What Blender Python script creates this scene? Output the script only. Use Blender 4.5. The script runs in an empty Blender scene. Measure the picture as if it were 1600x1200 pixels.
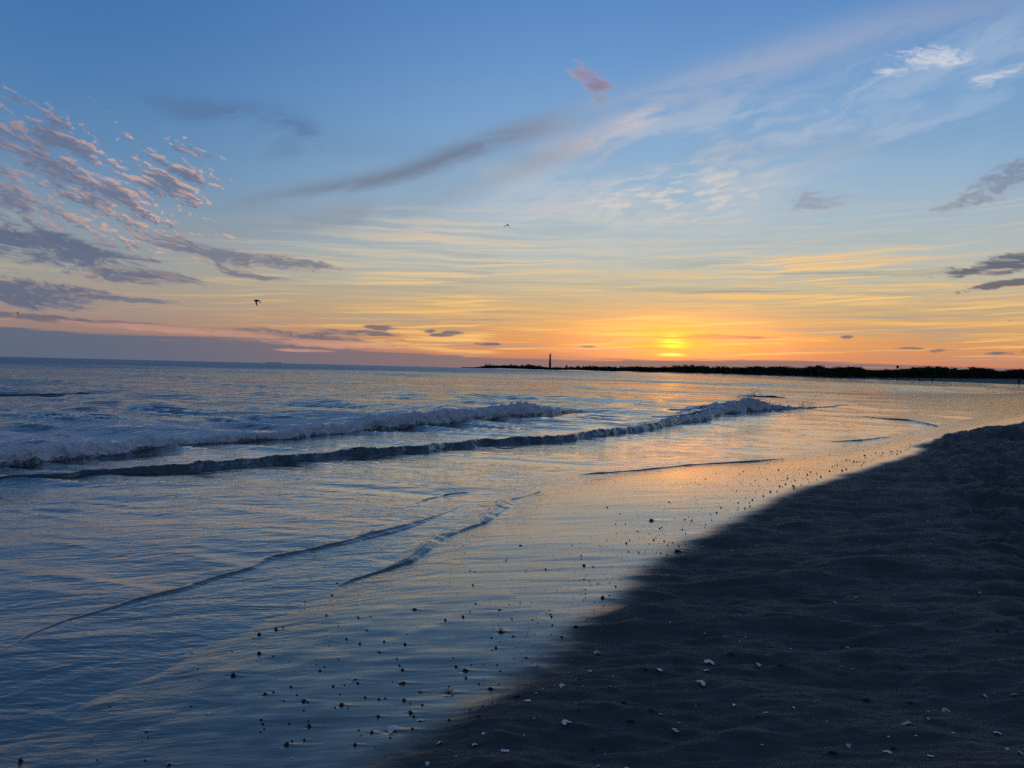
import bpy, math, random
import numpy as np
from mathutils import Vector, Matrix

# ------------------------------------------------------------------ camera
R = math.radians
FPX = 1200.0                      # focal length in photo pixels (1600 wide)
CAM_H = 1.6
PITCH, ROLL = R(1.146), R(1.36)
cF = Vector((0, math.cos(PITCH), -math.sin(PITCH)))
cU0 = Vector((0, math.sin(PITCH), math.cos(PITCH)))
cX = Vector((1, 0, 0))
cR = cX * math.cos(ROLL) + cU0 * math.sin(ROLL)
cU = -cX * math.sin(ROLL) + cU0 * math.cos(ROLL)
scene = bpy.context.scene
col = scene.collection
cam_data = bpy.data.cameras.new('camera')
cam_data.sensor_width = 36
cam_data.lens = 27
cam_data.clip_start = 0.05
cam_data.clip_end = 120000
cam = bpy.data.objects.new('camera', cam_data)
col.objects.link(cam)
m = Matrix.Identity(4)
for i, v in enumerate((cR, cU, -cF)):
    for k in range(3):
        m[k][i] = v[k]
m.translation = (0, 0, CAM_H)
cam.matrix_world = m
scene.camera = cam


def ray(px, py):
    return cF + cR * ((px - 800) / FPX) + cU * ((600 - py) / FPX)


def ang(px, py):
    d = ray(px, py).normalized()
    return math.atan2(d.x, d.y), math.asin(d.z)


def gp(px, py, z=0.0):
    d = ray(px, py)
    t = (z - CAM_H) / d.z
    return Vector((d.x * t, d.y * t, z))


def at(px, py, dist):
    """the point on that sight line at horizontal depth dist"""
    d = ray(px, py)
    t = dist / d.y
    return Vector((d.x * t, d.y * t, CAM_H + d.z * t))


# ------------------------------------------------------------------ view
vs = scene.view_settings
vs.view_transform = 'Standard'
vs.look = 'None'
vs.exposure = 0.0
vs.gamma = 1.0
vs.use_curve_mapping = False
scene.render.engine = 'CYCLES'
scene.cycles.use_denoising = False
scene.cycles.max_bounces = 4
scene.cycles.diffuse_bounces = 2
scene.cycles.glossy_bounces = 3
scene.cycles.transmission_bounces = 2
scene.cycles.caustics_reflective = False
scene.cycles.sample_clamp_indirect = 4.0
scene.cycles.use_adaptive_sampling = True
scene.cycles.adaptive_threshold = 0.025
scene.cycles.adaptive_min_samples = 16


def lin(c):
    out = []
    for v in c:
        v = v / 255.0
        out.append(v / 12.92 if v <= 0.04045 else ((v + 0.055) / 1.055) ** 2.4)
    return tuple(out)


# ------------------------------------------------------------------ node helper
class G:
    def __init__(self, tree):
        self.t = tree
        tree.nodes.clear()

    def n(self, typ, **kw):
        nd = self.t.nodes.new(typ)
        for k, v in kw.items():
            setattr(nd, k, v)
        return nd

    def put(self, sock, v):
        if isinstance(v, (int, float)):
            sock.default_value = v
        elif isinstance(v, (tuple, list)):
            if len(v) == 3 and len(sock.default_value) == 4:
                v = tuple(v) + (1.0,)
            sock.default_value = v
        else:
            self.t.links.new(v, sock)

    def m(self, op, a, b=0.0, c=0.0, clamp=False):
        nd = self.n('ShaderNodeMath', operation=op, use_clamp=clamp)
        for s, v in zip(nd.inputs, (a, b, c)):
            self.put(s, v)
        return nd.outputs[0]

    def add(self, a, b): return self.m('ADD', a, b)
    def sub(self, a, b): return self.m('SUBTRACT', a, b)
    def mul(self, a, b): return self.m('MULTIPLY', a, b)
    def mad(self, a, b, c): return self.m('MULTIPLY_ADD', a, b, c)

    def sstep(self, v, lo, hi, o0=0.0, o1=1.0):
        nd = self.n('ShaderNodeMapRange', interpolation_type='SMOOTHSTEP')
        self.put(nd.inputs[0], v)
        for i, x in enumerate((lo, hi, o0, o1)):
            self.put(nd.inputs[i + 1], x)
        return nd.outputs[0]

    def lstep(self, v, lo, hi, o0=0.0, o1=1.0):
        nd = self.n('ShaderNodeMapRange', interpolation_type='LINEAR')
        nd.clamp = True
        self.put(nd.inputs[0], v)
        for i, x in enumerate((lo, hi, o0, o1)):
            self.put(nd.inputs[i + 1], x)
        return nd.outputs[0]

    def comb(self, x, y, z=0.0):
        nd = self.n('ShaderNodeCombineXYZ')
        for s, v in zip(nd.inputs, (x, y, z)):
            self.put(s, v)
        return nd.outputs[0]

    def sep(self, v):
        nd = self.n('ShaderNodeSeparateXYZ')
        self.put(nd.inputs[0], v)
        return nd.outputs

    def vm(self, op, a, b=None, scale=None):
        nd = self.n('ShaderNodeVectorMath', operation=op)
        self.put(nd.inputs[0], a)
        if b is not None:
            self.put(nd.inputs[1], b)
        if scale is not None:
            self.put(nd.inputs['Scale'], scale)
        return nd.outputs['Value'] if op in ('LENGTH', 'DOT_PRODUCT', 'DISTANCE') else nd.outputs[0]

    def mapping(self, v, loc=(0, 0, 0), rot=0.0, scale=(1, 1, 1), typ='TEXTURE'):
        nd = self.n('ShaderNodeMapping', vector_type=typ)
        self.put(nd.inputs[0], v)
        nd.inputs['Location'].default_value = loc
        nd.inputs['Rotation'].default_value = (0, 0, rot)
        nd.inputs['Scale'].default_value = scale
        return nd.outputs[0]

    def noise(self, v, scale=1.0, detail=4.0, rough=0.55, dist=0.0, dims='3D', out=0):
        nd = self.n('ShaderNodeTexNoise', noise_dimensions=dims)
        self.put(nd.inputs['Vector'], v)
        nd.inputs['Scale'].default_value = scale
        nd.inputs['Detail'].default_value = detail
        nd.inputs['Roughness'].default_value = rough
        nd.inputs['Distortion'].default_value = dist
        return nd.outputs[out]

    def voro(self, v, scale=1.0, feature='F1'):
        nd = self.n('ShaderNodeTexVoronoi', feature=feature)
        self.put(nd.inputs['Vector'], v)
        nd.inputs['Scale'].default_value = scale
        return nd.outputs['Distance']

    def ramp(self, fac, stops, interp='LINEAR'):
        nd = self.n('ShaderNodeValToRGB')
        cr = nd.color_ramp
        cr.interpolation = interp
        while len(cr.elements) > 1:
            cr.elements.remove(cr.elements[-1])
        for i, (p, c) in enumerate(stops):
            e = cr.elements[0] if i == 0 else cr.elements.new(p)
            e.position = p
            e.color = tuple(c) + (1.0,)
        self.put(nd.inputs[0], fac)
        return nd.outputs[0]

    def mix(self, fac, a, b, typ='MIX'):
        nd = self.n('ShaderNodeMix', data_type='RGBA', blend_type=typ)
        self.put(nd.inputs[0], fac)
        self.put(nd.inputs[6], a)
        self.put(nd.inputs[7], b)
        return nd.outputs[2]

    def curve(self, v, pts, x0, x1, y0, y1):
        """a smooth function of v through pts [(v, value)]"""
        nd = self.n('ShaderNodeFloatCurve')
        c = nd.mapping.curves[0]
        q = sorted(((p[0] - x0) / (x1 - x0), (p[1] - y0) / (y1 - y0)) for p in pts)
        c.points[0].location = q[0]
        c.points[1].location = q[-1]
        for p in q[1:-1]:
            c.points.new(*p)
        nd.mapping.extend = 'HORIZONTAL'
        nd.mapping.update()
        self.put(nd.inputs['Value'], self.lstep(v, x0, x1))
        return self.mad(nd.outputs[0], y1 - y0, y0)


# ------------------------------------------------------------------ world sky
SUN_AZ, SUN_EL = ang(1050, 541)
world = bpy.data.worlds.new('World')
scene.world = world
world.use_nodes = True
world.cycles.sampling_method = 'MANUAL'
world.cycles.sample_map_resolution = 512


def build_sky(tree):
    g = G(tree)
    tc = g.n('ShaderNodeTexCoord')
    x, y, z = g.sep(tc.outputs['Generated'])
    az = g.m('ARCTAN2', x, y)
    el = g.m('MAXIMUM', g.m('ARCSINE', z), 0.0)
    p = g.comb(az, el, 1.0)
    # three elevation ramps: towards the sun, 45 degrees off, opposite the sun
    t = g.m('SQRT', g.mul(el, 2 / math.pi), clamp=True)

    def T(deg): return math.sqrt(max(deg, 0) / 90.0)
    sunward = [(T(0.0), (176, 124, 108)), (T(0.8), (204, 126, 96)), (T(1.8), (220, 146, 90)),
               (T(3.1), (216, 162, 102)), (T(4.6), (206, 174, 126)), (T(6.0), (193, 182, 154)), (T(8.3), (180, 189, 186)),
               (T(10.7), (166, 186, 198)), (T(13), (150, 180, 204)), (T(17.4), (124, 165, 206)), (T(21.6), (104, 150, 201)),
               (T(25.6), (88, 135, 192)), (T(45), (84, 112, 150)), (T(90), (74, 96, 128))]
    offside = [(T(0.0), (112, 112, 126)), (T(0.8), (122, 114, 124)), (T(1.8), (150, 124, 120)),
               (T(3.1), (158, 140, 132)), (T(4.6), (160, 151, 141)), (T(6.0), (151, 155, 153)), (T(8.3), (136, 152, 164)),
               (T(10.7), (114, 143, 171)), (T(13), (98, 137, 176)), (T(17.4), (78, 125, 176)), (T(21.6), (66, 115, 171)),
               (T(25.6), (60, 108, 166)), (T(45), (70, 100, 140)), (T(90), (74, 96, 128))]
    opposite = [(T(0.0), (84, 92, 112)), (T(4), (98, 102, 122)), (T(9), (108, 112, 136)), (T(14), (96, 112, 144)),
                (T(25), (72, 98, 140)), (T(45), (68, 92, 130)), (T(90), (74, 96, 128))]
    L = lambda st: [(a, lin(c)) for a, c in st]
    ca = g.m('COSINE', g.sub(az, SUN_AZ))
    dist = g.m('ARCCOSINE', g.m('MULTIPLY', ca, 0.99999))
    # the right hand side of the sky keeps its warmth further from the sun than the left
    lf = g.sstep(dist, R(5), R(44))
    rt = g.sstep(az, SUN_AZ, SUN_AZ + R(12))
    lf = g.mul(lf, g.mad(rt, -0.58, 1.0))
    base = g.mix(lf, g.ramp(t, L(sunward)), g.ramp(t, L(offside)))
    base = g.mix(g.sstep(dist, R(50), R(140)), base, g.ramp(t, L(opposite)))
    # a share of physical clear-sky light
    nish = g.n('ShaderNodeTexSky', sky_type='NISHITA')
    nish.sun_disc = False
    nish.sun_elevation = SUN_EL
    nish.sun_rotation = SUN_AZ
    nish.altitude = 0
    base = g.mix(0.003, base, nish.outputs[0], 'ADD')

    def rotc(src, deg, sx, sy, off=(0, 0)):
        c, s = math.cos(R(deg)), math.sin(R(deg))
        return g.comb(g.vm('DOT_PRODUCT', src, (c * sx, s * sx, off[0])), g.vm('DOT_PRODUCT', src, (-s * sy, c * sy, off[1])), 0.0)

    def nz(v, detail, rough=0.6):
        return g.noise(v, 1.0, detail, rough, dims='2D')

    # shared noises -------------------------------------------------------
    warp = g.noise(g.vm('MULTIPLY', p, (7, 18, 0)), 1.0, 4, 0.55, dims='2D', out=1)
    wv = g.vm('MULTIPLY', g.vm('SUBTRACT', warp, (0.5, 0.5, 0.5)), g.comb(0.11, g.sstep(el, R(2), R(24), 0.004, 0.040), 0.0))
    pw = g.vm('ADD', p, wv)                       # z stays 1
    aw, ew, _ = g.sep(pw)
    qw = g.comb(g.mul(aw, aw), g.mul(aw, ew), g.mul(ew, ew))
    q0 = g.comb(g.mul(az, az), g.mul(az, el), g.mul(el, el))

    def r2(px, py, rx, ry, deg, k=1.0, add=0.0, warped=True):
        """k * (radius squared in the ellipse, axes in photo pixels) + add"""
        a0, e0 = ang(px, py)
        rx, ry = rx / FPX, ry / FPX
        c, s = math.cos(R(deg)), math.sin(R(deg))
        A = c * c / rx ** 2 + s * s / ry ** 2
        B = 2 * s * c * (1 / rx ** 2 - 1 / ry ** 2)
        C = s * s / rx ** 2 + c * c / ry ** 2
        D, E = -2 * A * a0 - B * e0, -2 * C * e0 - B * a0
        F = A * a0 * a0 + B * a0 * e0 + C * e0 * e0
        d1 = g.vm('DOT_PRODUCT', qw if warped else q0, (k * A, k * B, k * C))
        d2 = g.vm('DOT_PRODUCT', pw if warped else p, (k * D, k * E, k * F + add))
        return g.add(d1, d2)

    st1 = nz(g.vm('MULTIPLY', pw, (3.6, 120, 0)), 5, 0.64)
    st3 = nz(rotc(pw, 3.2, 4.0, 250), 4, 0.6)
    low = g.mul(g.sstep(el, R(0.5), R(1.5)), g.sstep(el, R(5), R(13), 1, 0))
    near_sun = g.sstep(dist, R(8), R(40), 1.0, 0.14)
    k = g.mul(g.mul(low, near_sun), g.sstep(nz(g.vm('MULTIPLY', pw, (4, 16, 0)), 2, 0.5), 0.30, 0.66, 0.30, 0.95))
    base = g.mix(g.mul(g.sstep(st1, 0.50, 0.68), k), base, lin((252, 196, 116)))
    base = g.mix(g.mul(g.sstep(st3, 0.54, 0.68), k), base, lin((253, 204, 126)))
    base = g.mix(g.mul(g.sstep(st1, 0.50, 0.32), g.mul(k, 0.9)), base, lin((160, 156, 146)))

    c0 = nz(rotc(pw, 14, 7, 30), 6, 0.60)
    fine = nz(rotc(p, 8, 30, 130), 4, 0.65)
    a = g.mul(g.m('MAXIMUM', r2(1010, 285, 380, 125, 12, -0.9, 0.95), 0.0), g.sstep(c0, 0.36, 0.66))
    base = g.mix(g.mul(a, 0.62), base, lin((202, 200, 202)))
    a = g.mul(g.m('MAXIMUM', r2(1050, 306, 190, 52, 6, -1, 1), 0.0), g.sstep(fine, 0.46, 0.66))
    base = g.mix(g.mul(a, 0.65), base, lin((220, 210, 198)))
    a = g.mul(g.m('MAXIMUM', r2(720, 385, 420, 70, 4, -1, 1), 0.0), g.sstep(st1, 0.42, 0.64))
    base = g.mix(g.mul(a, 0.5), base, lin((212, 200, 174)))

    # long streaks across the sky ------------------------------------------
    A0, A1, E0, E1 = R(-60), R(60), R(-5), R(40)

    def band(pts, w, alpha_pts, colour_left, colour_right, lo=0.30, hi=0.60, wob=0.03):
        nonlocal base
        P = [ang(*q) for q in pts]
        c = g.curve(az, P, A0, A1, E0, E1)
        W = g.curve(az, [(ang(q[0], q[1])[0], q[2] / FPX) for q in w], A0, A1, 0.0, 0.2)
        AL = g.curve(az, [(ang(q[0], q[1])[0], q[2]) for q in alpha_pts], A0, A1, 0.0, 1.0)
        dd = g.sub(g.mad(g.sub(c0, 0.5), wob, el), c)
        q = g.m('DIVIDE', dd, W)
        s = g.m('POWER', 2.71828, g.mul(g.mul(q, q), -1.0))
        al = g.mul(g.mul(s, AL), g.sstep(c0, lo, hi))
        colr = lin(colour_left) if colour_right is None else g.mix(g.sstep(az, ang(720, 300)[0], ang(1060, 200)[0]), lin(colour_left), lin(colour_right))
        base = g.mix(al, base, colr)

    band([(-100, 345), (200, 345), (350, 322), (480, 300), (600, 277), (690, 247), (850, 196), (1000, 160), (1130, 118), (1250, 82), (1400, 40), (1560, 5), (1700, -30)],
         [(200, 345, 9), (500, 295, 12), (690, 247, 15), (900, 180, 20), (1250, 82, 25), (1600, 0, 28)],
         [(250, 340, 0.0), (340, 322, 0.12), (480, 300, 0.72), (690, 247, 0.90), (820, 205, 0.85), (1000, 160, 0.66), (1250, 82, 0.55), (1500, 20, 0.36), (1800, -40, 0.2)],
         (116, 127, 146), (170, 176, 196), 0.18, 0.56, 0.022)
    band([(-100, 390), (150, 378), (400, 352), (560, 335), (700, 300), (860, 240), (950, 205), (1020, 175), (1200, 120)],
         [(100, 380, 14), (560, 330, 22), (860, 240, 17), (1020, 175, 10)],
         [(80, 382, 0.0), (300, 360, 0.45), (560, 330, 0.55), (760, 280, 0.35), (880, 232, 0.75), (990, 188, 0.78), (1040, 168, 0.1), (1080, 150, 0.0)],
         (138, 146, 160), (206, 198, 204), 0.22, 0.56, 0.03)
    band([(150, 130), (240, 155), (340, 170), (420, 185), (470, 200), (520, 225)],
         [(200, 150, 10), (340, 170, 15), (470, 205, 20)],
         [(215, 150, 0.0), (270, 160, 0.45), (380, 178, 0.65), (460, 200, 0.70), (488, 212, 0.5), (508, 220, 0.0)],
         (84, 110, 150), None, 0.28, 0.58, 0.04)
    a = g.mul(g.m('MAXIMUM', r2(452, 233, 50, 18, 20, -1, 1), 0.0), 0.32)
    base = g.mix(a, base, lin((94, 120, 156)))

    # altocumulus field, left ------------------------------------------------
    pr = g.vm('ADD', p, g.vm('SCALE', wv, scale=0.35))
    cl = nz(rotc(pr, -22, 16, 62), 6, 0.66)
    cs = nz(rotc(pr, -22, 16, 62, (0.0, 0.20)), 3, 0.62)      # the same field a little higher: tells the undersides
    clump = nz(rotc(pw, -12, 66, 150), 4, 0.66)
    S = [r2(80, 275, 250, 95, -12, -1, 1), r2(280, 285, 70, 75, -35, -1, 0.9), r2(0, 190, 110, 60, -30, -0.8, 0.6)]
    shape = g.m('MAXIMUM', g.m('MAXIMUM', S[0], S[1]), g.m('MAXIMUM', S[2], -1.2))
    dens = g.add(g.mad(clump, 0.55, g.mul(cl, 0.95)), g.mad(shape, 0.26, -0.90))
    a = g.sstep(dens, -0.03, 0.13)
    lit = g.sstep(g.mad(g.sub(clump, 0.5), 0.55, g.sub(cl, cs)), -0.03, 0.13)
    lit = g.mul(lit, g.sstep(dens, 0.30, 0.02))
    lit = g.mul(lit, g.sstep(az, ang(0, 300)[0], ang(230, 300)[0], 0.45, 1.0))
    litc = g.mix(lit, lin((104, 112, 138)), lin((238, 186, 156)))
    base = g.mix(g.mul(a, 0.84), base, litc)

    fl = nz(rotc(pw, -8, 12, 70), 6, 0.66)
    mixn = g.mad(clump, 0.5, g.mul(fl, 0.7))          # flat shreds with crumbly edges
    puff = g.mad(clump, 0.75, g.mul(c0, 0.4))

    def clouds(items, dark, edge, al, src=mixn, k=1.5, soft=0.24, thr=0.95, core=0.34, hard=0.0):
        """items [(px, py, rx, ry, deg)] that share one colour"""
        nonlocal base
        d = None
        for it in items:
            q = r2(*it, k=-0.45, add=0.45)
            d = q if d is None else g.m('MAXIMUM', d, q)
        d = g.mad(src, k, g.m('ADD', g.m('MAXIMUM', d, -3.0), -thr))
        c = g.mix(g.sstep(g.mad(g.sub(clump, 0.5), -0.8, d), 0.04, core), lin(edge), lin(dark))
        base = g.mix(g.mul(g.sstep(d, hard, soft), al), base, c)

    clouds([(40, 380, 200, 30, -12), (150, 392, 125, 24, -14), (20, 456, 150, 26, -4)], (88, 100, 128), (122, 124, 142), 0.86, mixn, 1.5, 0.40, 0.93)
    clouds([(195, 428, 62, 13, 8), (190, 468, 85, 6, -2), (335, 398, 105, 22, -12), (455, 412, 78, 15, -6), (400, 432, 70, 6, -3)],
           (108, 112, 132), (196, 158, 138), 0.76, mixn, 1.8, 0.40, 1.14)
    clouds([(938, 124, 42, 20, -40)], (118, 110, 134), (186, 150, 160), 0.8, puff, 1.3, 0.42, 0.80, 0.55)
    clouds([(1590, 268, 90, 24, 24)], (118, 124, 150), (146, 146, 168), 0.65, puff, 1.3, 0.42, 0.80)
    clouds([(1287, 312, 32, 20, 0), (1528, 300, 44, 9, 24), (1495, 318, 30, 10, 24), (952, 152, 24, 12, -20)], (146, 148, 164), (172, 168, 178), 0.62, puff, 1.3, 0.45, 0.80)
    clouds([(1460, 130, 190, 66, 10), (1310, 197, 55, 9, 0), (1430, 190, 75, 8, 2), (1230, 215, 60, 14, 10)], (164, 184, 210), (152, 178, 210), 0.62, c0, 1.5, 0.55, 0.82)
    clouds([(1452, 88, 66, 20, -4), (1540, 125, 50, 8, 14), (1388, 116, 32, 9, -10), (1500, 92, 26, 8, 4)], (212, 214, 222), (170, 190, 214), 0.80, puff, 1.4, 0.62, 0.86)
    clouds([(1590, 412, 95, 15, 6), (1585, 443, 62, 8, 8)], (84, 92, 112), (134, 132, 138), 0.88, mixn, 1.6, 0.38, 1.0)

    # bank along the horizon, layered, lit from behind
    top = g.curve(az, [ang(*q) for q in ((-300, 500), (0, 512), (200, 521), (330, 527), (450, 534), (600, 547), (720, 556), (860, 557), (1050, 559), (1250, 566), (1450, 574), (1600, 578), (1900, 584))], R(-60), R(60), R(-1), R(6))
    edge = g.mad(g.sub(st1, 0.5), 0.022, g.sub(top, el))
    bankc = g.mix(g.sstep(dist, R(4), R(46)), lin((144, 116, 112)), lin((92, 104, 126)))
    base = g.mix(g.mul(g.sstep(edge, -0.0016, 0.0026), 0.93), base, bankc)
    # thin dark bars just above it
    bars2 = g.mad(st1, 0.45, g.mul(fl, 0.55))
    clouds([(150, 503, 330, 8, -2.6), (420, 523, 240, 12, -1.2), (560, 521, 95, 8, 0), (606, 513, 45, 6, 0), (680, 518, 19, 4, 0), (718, 520, 21, 5, 0),
            (705, 524, 28, 3.5, 0), (1120, 527, 110, 5, 0), (1325, 527, 19, 3.5, 0), (1405, 545, 26, 4, 0), (1447, 548, 28, 5, 3), (1590, 550, 34, 6, -2), (1533, 551, 17, 3.5, 0), (780, 538, 40, 3.5, 0), (910, 541, 28, 3, 0)],
           (104, 102, 118), (146, 122, 120), 0.86, bars2, 1.3, 0.24, 0.80, 0.30)
    clouds([(300, 517, 190, 8, -2), (520, 538, 150, 8, -1), (480, 547, 70, 3.5, 0)], (216, 158, 132), (176, 138, 128), 0.62, bars2, 1.3, 0.3, 0.72)

    # the sun low behind streaks of cloud
    over = g.sstep(edge, 0.004, -0.004)
    glow = g.mul(g.m('POWER', 2.71828, r2(1050, 536, 72, 34, 0, -1.5, 0, False)), over)
    base = g.mix(g.mul(glow, 0.55), base, lin((255, 152, 20)))
    wide = g.mul(g.m('POWER', 2.71828, r2(1065, 534, 165, 44, 0, -1.3, 0, False)), over)
    base = g.mix(wide, base, (0.90, 0.24, 0.0), 'ADD')
    bars = nz(g.vm('MULTIPLY', pw, (7, 340, 0)), 3, 0.6)
    core = g.mul(g.mul(g.m('POWER', 2.71828, r2(1051, 536, 24, 14, 0, -1.7, 0, False)), g.sstep(bars, 0.43, 0.62)), over)
    base = g.mix(core, base, (2.2, 0.95, 0.03), 'ADD')
    hot = g.mul(g.m('POWER', 2.71828, r2(1049, 554, 17, 3.2, 0, -1.2, 0, False)), g.sstep(bars, 0.28, 0.5))
    base = g.mix(hot, base, (1.6, 0.95, 0.10), 'ADD')

    bg = g.n('ShaderNodeBackground')
    g.put(bg.inputs['Color'], base)
    bg.inputs['Strength'].default_value = 1.0
    out = g.n('ShaderNodeOutputWorld')
    tree.links.new(bg.outputs[0], out.inputs['Surface'])


build_sky(world.node_tree)

# ------------------------------------------------------------------ sun
sun_data = bpy.data.lights.new('sun', 'SUN')
sun_data.energy = 0.002
sun_data.angle = R(8.0)
sun_data.color = (1.0, 0.50, 0.14)
sun = bpy.data.objects.new('sun', sun_data)
sd = Vector((math.sin(SUN_AZ) * math.cos(SUN_EL), math.cos(SUN_AZ) * math.cos(SUN_EL), math.sin(SUN_EL)))
sun.rotation_euler = sd.to_track_quat('Z', 'Y').to_euler()
col.objects.link(sun)
#SPLIT
# ------------------------------------------------------------------ helpers
rng = np.random.default_rng(11)
random.seed(5)


def _hash(ix, iy, seed):
    h = (ix.astype(np.int64) * 374761393 + iy.astype(np.int64) * 668265263 + seed * 1442695041) & 0xFFFFFFFF
    h = ((h ^ (h >> 13)) * 1274126177) & 0xFFFFFFFF
    return ((h ^ (h >> 16)) & 0xFFFFFF) / float(0xFFFFFF)


def vnoise(x, y, seed=0):
    ix, iy = np.floor(x), np.floor(y)
    fx, fy = x - ix, y - iy
    ix, iy = ix.astype(np.int64), iy.astype(np.int64)
    u, v = fx * fx * (3 - 2 * fx), fy * fy * (3 - 2 * fy)
    a, b = _hash(ix, iy, seed), _hash(ix + 1, iy, seed)
    c, d = _hash(ix, iy + 1, seed), _hash(ix + 1, iy + 1, seed)
    return (a + (b - a) * u) * (1 - v) + (c + (d - c) * u) * v - 0.5


def fbm(x, y, octaves=4, seed=0, gain=0.5):
    out, amp = 0.0, 1.0
    for o in range(octaves):
        out = out + amp * vnoise(x, y, seed + o * 17)
        x, y, amp = x * 2.03 + 3.1, y * 2.03 - 1.7, amp * gain
    return out


def ss(v, lo, hi):
    t = np.clip((v - lo) / (hi - lo), 0, 1)
    return t * t * (3 - 2 * t)


def link(o, parent=None):
    col.objects.link(o)
    if parent is not None:
        o.parent = parent
    return o


def tag(o, label=None, cat=None, group=None, kind=None):
    for k_, v_ in (('label', label), ('category', cat), ('group', group), ('kind', kind)):
        if v_:
            o[k_] = v_
    return o


def mesh_from(name, verts, faces, smooth=True, attrs=None):
    me = bpy.data.meshes.new(name)
    if isinstance(verts, np.ndarray):
        faces = np.asarray(faces, dtype=np.int32)
        n, k_ = faces.shape
        me.vertices.add(len(verts))
        me.vertices.foreach_set('co', np.ascontiguousarray(verts, dtype=np.float32).ravel())
        me.loops.add(n * k_)
        me.loops.foreach_set('vertex_index', faces.ravel())
        me.polygons.add(n)
        me.polygons.foreach_set('loop_start', np.arange(0, n * k_, k_, dtype=np.int32))
        me.update(calc_edges=True)
    else:
        me.from_pydata(verts, [], faces)
    me.polygons.foreach_set('use_smooth', [smooth] * len(me.polygons))
    for nm, arr in (attrs or {}).items():
        at_ = me.attributes.new(nm, 'FLOAT', 'POINT')
        at_.data.foreach_set('value', np.ascontiguousarray(arr, dtype=np.float32))
    return me


def obj(name, me, mat=None, parent=None):
    if mat is not None and len(me.materials) == 0:
        me.materials.append(mat)
    return link(bpy.data.objects.new(name, me), parent)


def empty(name, loc, rz=0.0, scale=1.0):
    o = bpy.data.objects.new(name, None)
    o.location = loc
    o.rotation_euler = (0, 0, rz)
    o.scale = (scale,) * 3
    o.empty_display_size = 0.2
    return link(o)


class MB:
    """collects simple solids into one mesh"""
    def __init__(self):
        self.v, self.f = [], []

    def add(self, vs_, fs_):
        b = len(self.v)
        self.v += [tuple(q) for q in vs_]
        self.f += [tuple(i + b for i in q) for q in fs_]
        return self

    def box(self, c, s):
        x, y, z = c
        a, b, d = s[0] / 2, s[1] / 2, s[2] / 2
        vs_ = [(x + i * a, y + j * b, z + k_ * d) for i in (-1, 1) for j in (-1, 1) for k_ in (-1, 1)]
        return self.add(vs_, [(0, 1, 3, 2), (4, 6, 7, 5), (0, 4, 5, 1), (2, 3, 7, 6), (0, 2, 6, 4), (1, 5, 7, 3)])

    def lathe(self, prof, seg=16, axis='Z', c=(0, 0, 0)):
        vs_, fs_ = [], []
        for r, h in prof:
            for i in range(seg):
                a = 2 * math.pi * i / seg
                q = (r * math.cos(a), r * math.sin(a), h)
                if axis == 'X':
                    q = (h, q[0], q[1])
                vs_.append((q[0] + c[0], q[1] + c[1], q[2] + c[2]))
        n = len(prof)
        for k_ in range(n - 1):
            for i in range(seg):
                j = (i + 1) % seg
                fs_.append((k_ * seg + i, k_ * seg + j, (k_ + 1) * seg + j, (k_ + 1) * seg + i))
        fs_.append(tuple(range(seg - 1, -1, -1)))
        fs_.append(tuple((n - 1) * seg + i for i in range(seg)))
        return self.add(vs_, fs_)

    def tube(self, pts, radii, seg=8):
        vs_, fs_ = [], []
        P = [Vector(q) for q in pts]
        for k_, q in enumerate(P):
            d = (P[min(k_ + 1, len(P) - 1)] - P[max(k_ - 1, 0)]).normalized()
            u = d.orthogonal().normalized()
            w = d.cross(u)
            for i in range(seg):
                a = 2 * math.pi * i / seg
                vs_.append(tuple(q + (u * math.cos(a) + w * math.sin(a)) * radii[k_]))
        for k_ in range(len(P) - 1):
            for i in range(seg):
                j = (i + 1) % seg
                fs_.append((k_ * seg + i, k_ * seg + j, (k_ + 1) * seg + j, (k_ + 1) * seg + i))
        fs_.append(tuple(range(seg - 1, -1, -1)))
        fs_.append(tuple((len(P) - 1) * seg + i for i in range(seg)))
        return self.add(vs_, fs_)

    def build(self, name, mat, parent=None, smooth=False):
        return obj(name, mesh_from(name, self.v, self.f, smooth), mat, parent)


def copy_tree(o, parent=None):
    c = o.copy()
    col.objects.link(c)
    c.parent = parent
    for ch in o.children:
        copy_tree(ch, c)
    return c


# ------------------------------------------------------------------ materials
def material(name):
    m_ = bpy.data.materials.new(name)
    m_.use_nodes = True
    return m_, G(m_.node_tree)


def finish(g, shader):
    out = g.n('ShaderNodeOutputMaterial')
    g.t.links.new(shader, out.inputs['Surface'])


def bsdf(g, colr, rough=0.6, spec=0.5, ior=1.45, normal=None, metallic=0.0):
    b = g.n('ShaderNodeBsdfPrincipled')
    g.put(b.inputs['Base Color'], colr)
    g.put(b.inputs['Roughness'], rough)
    g.put(b.inputs['Specular IOR Level'], spec)
    g.put(b.inputs['IOR'], ior)
    g.put(b.inputs['Metallic'], metallic)
    if normal is not None:
        g.put(b.inputs['Normal'], normal)
    return b.outputs[0]


def bump(g, h, strength, dist, normal=None):
    b = g.n('ShaderNodeBump')
    g.put(b.inputs['Strength'], strength)
    g.put(b.inputs['Distance'], dist)
    g.put(b.inputs['Height'], h)
    if normal is not None:
        g.put(b.inputs['Normal'], normal)
    return b.outputs[0]


def attr(g, name):
    return g.n('ShaderNodeAttribute', attribute_name=name).outputs['Fac']


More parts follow.
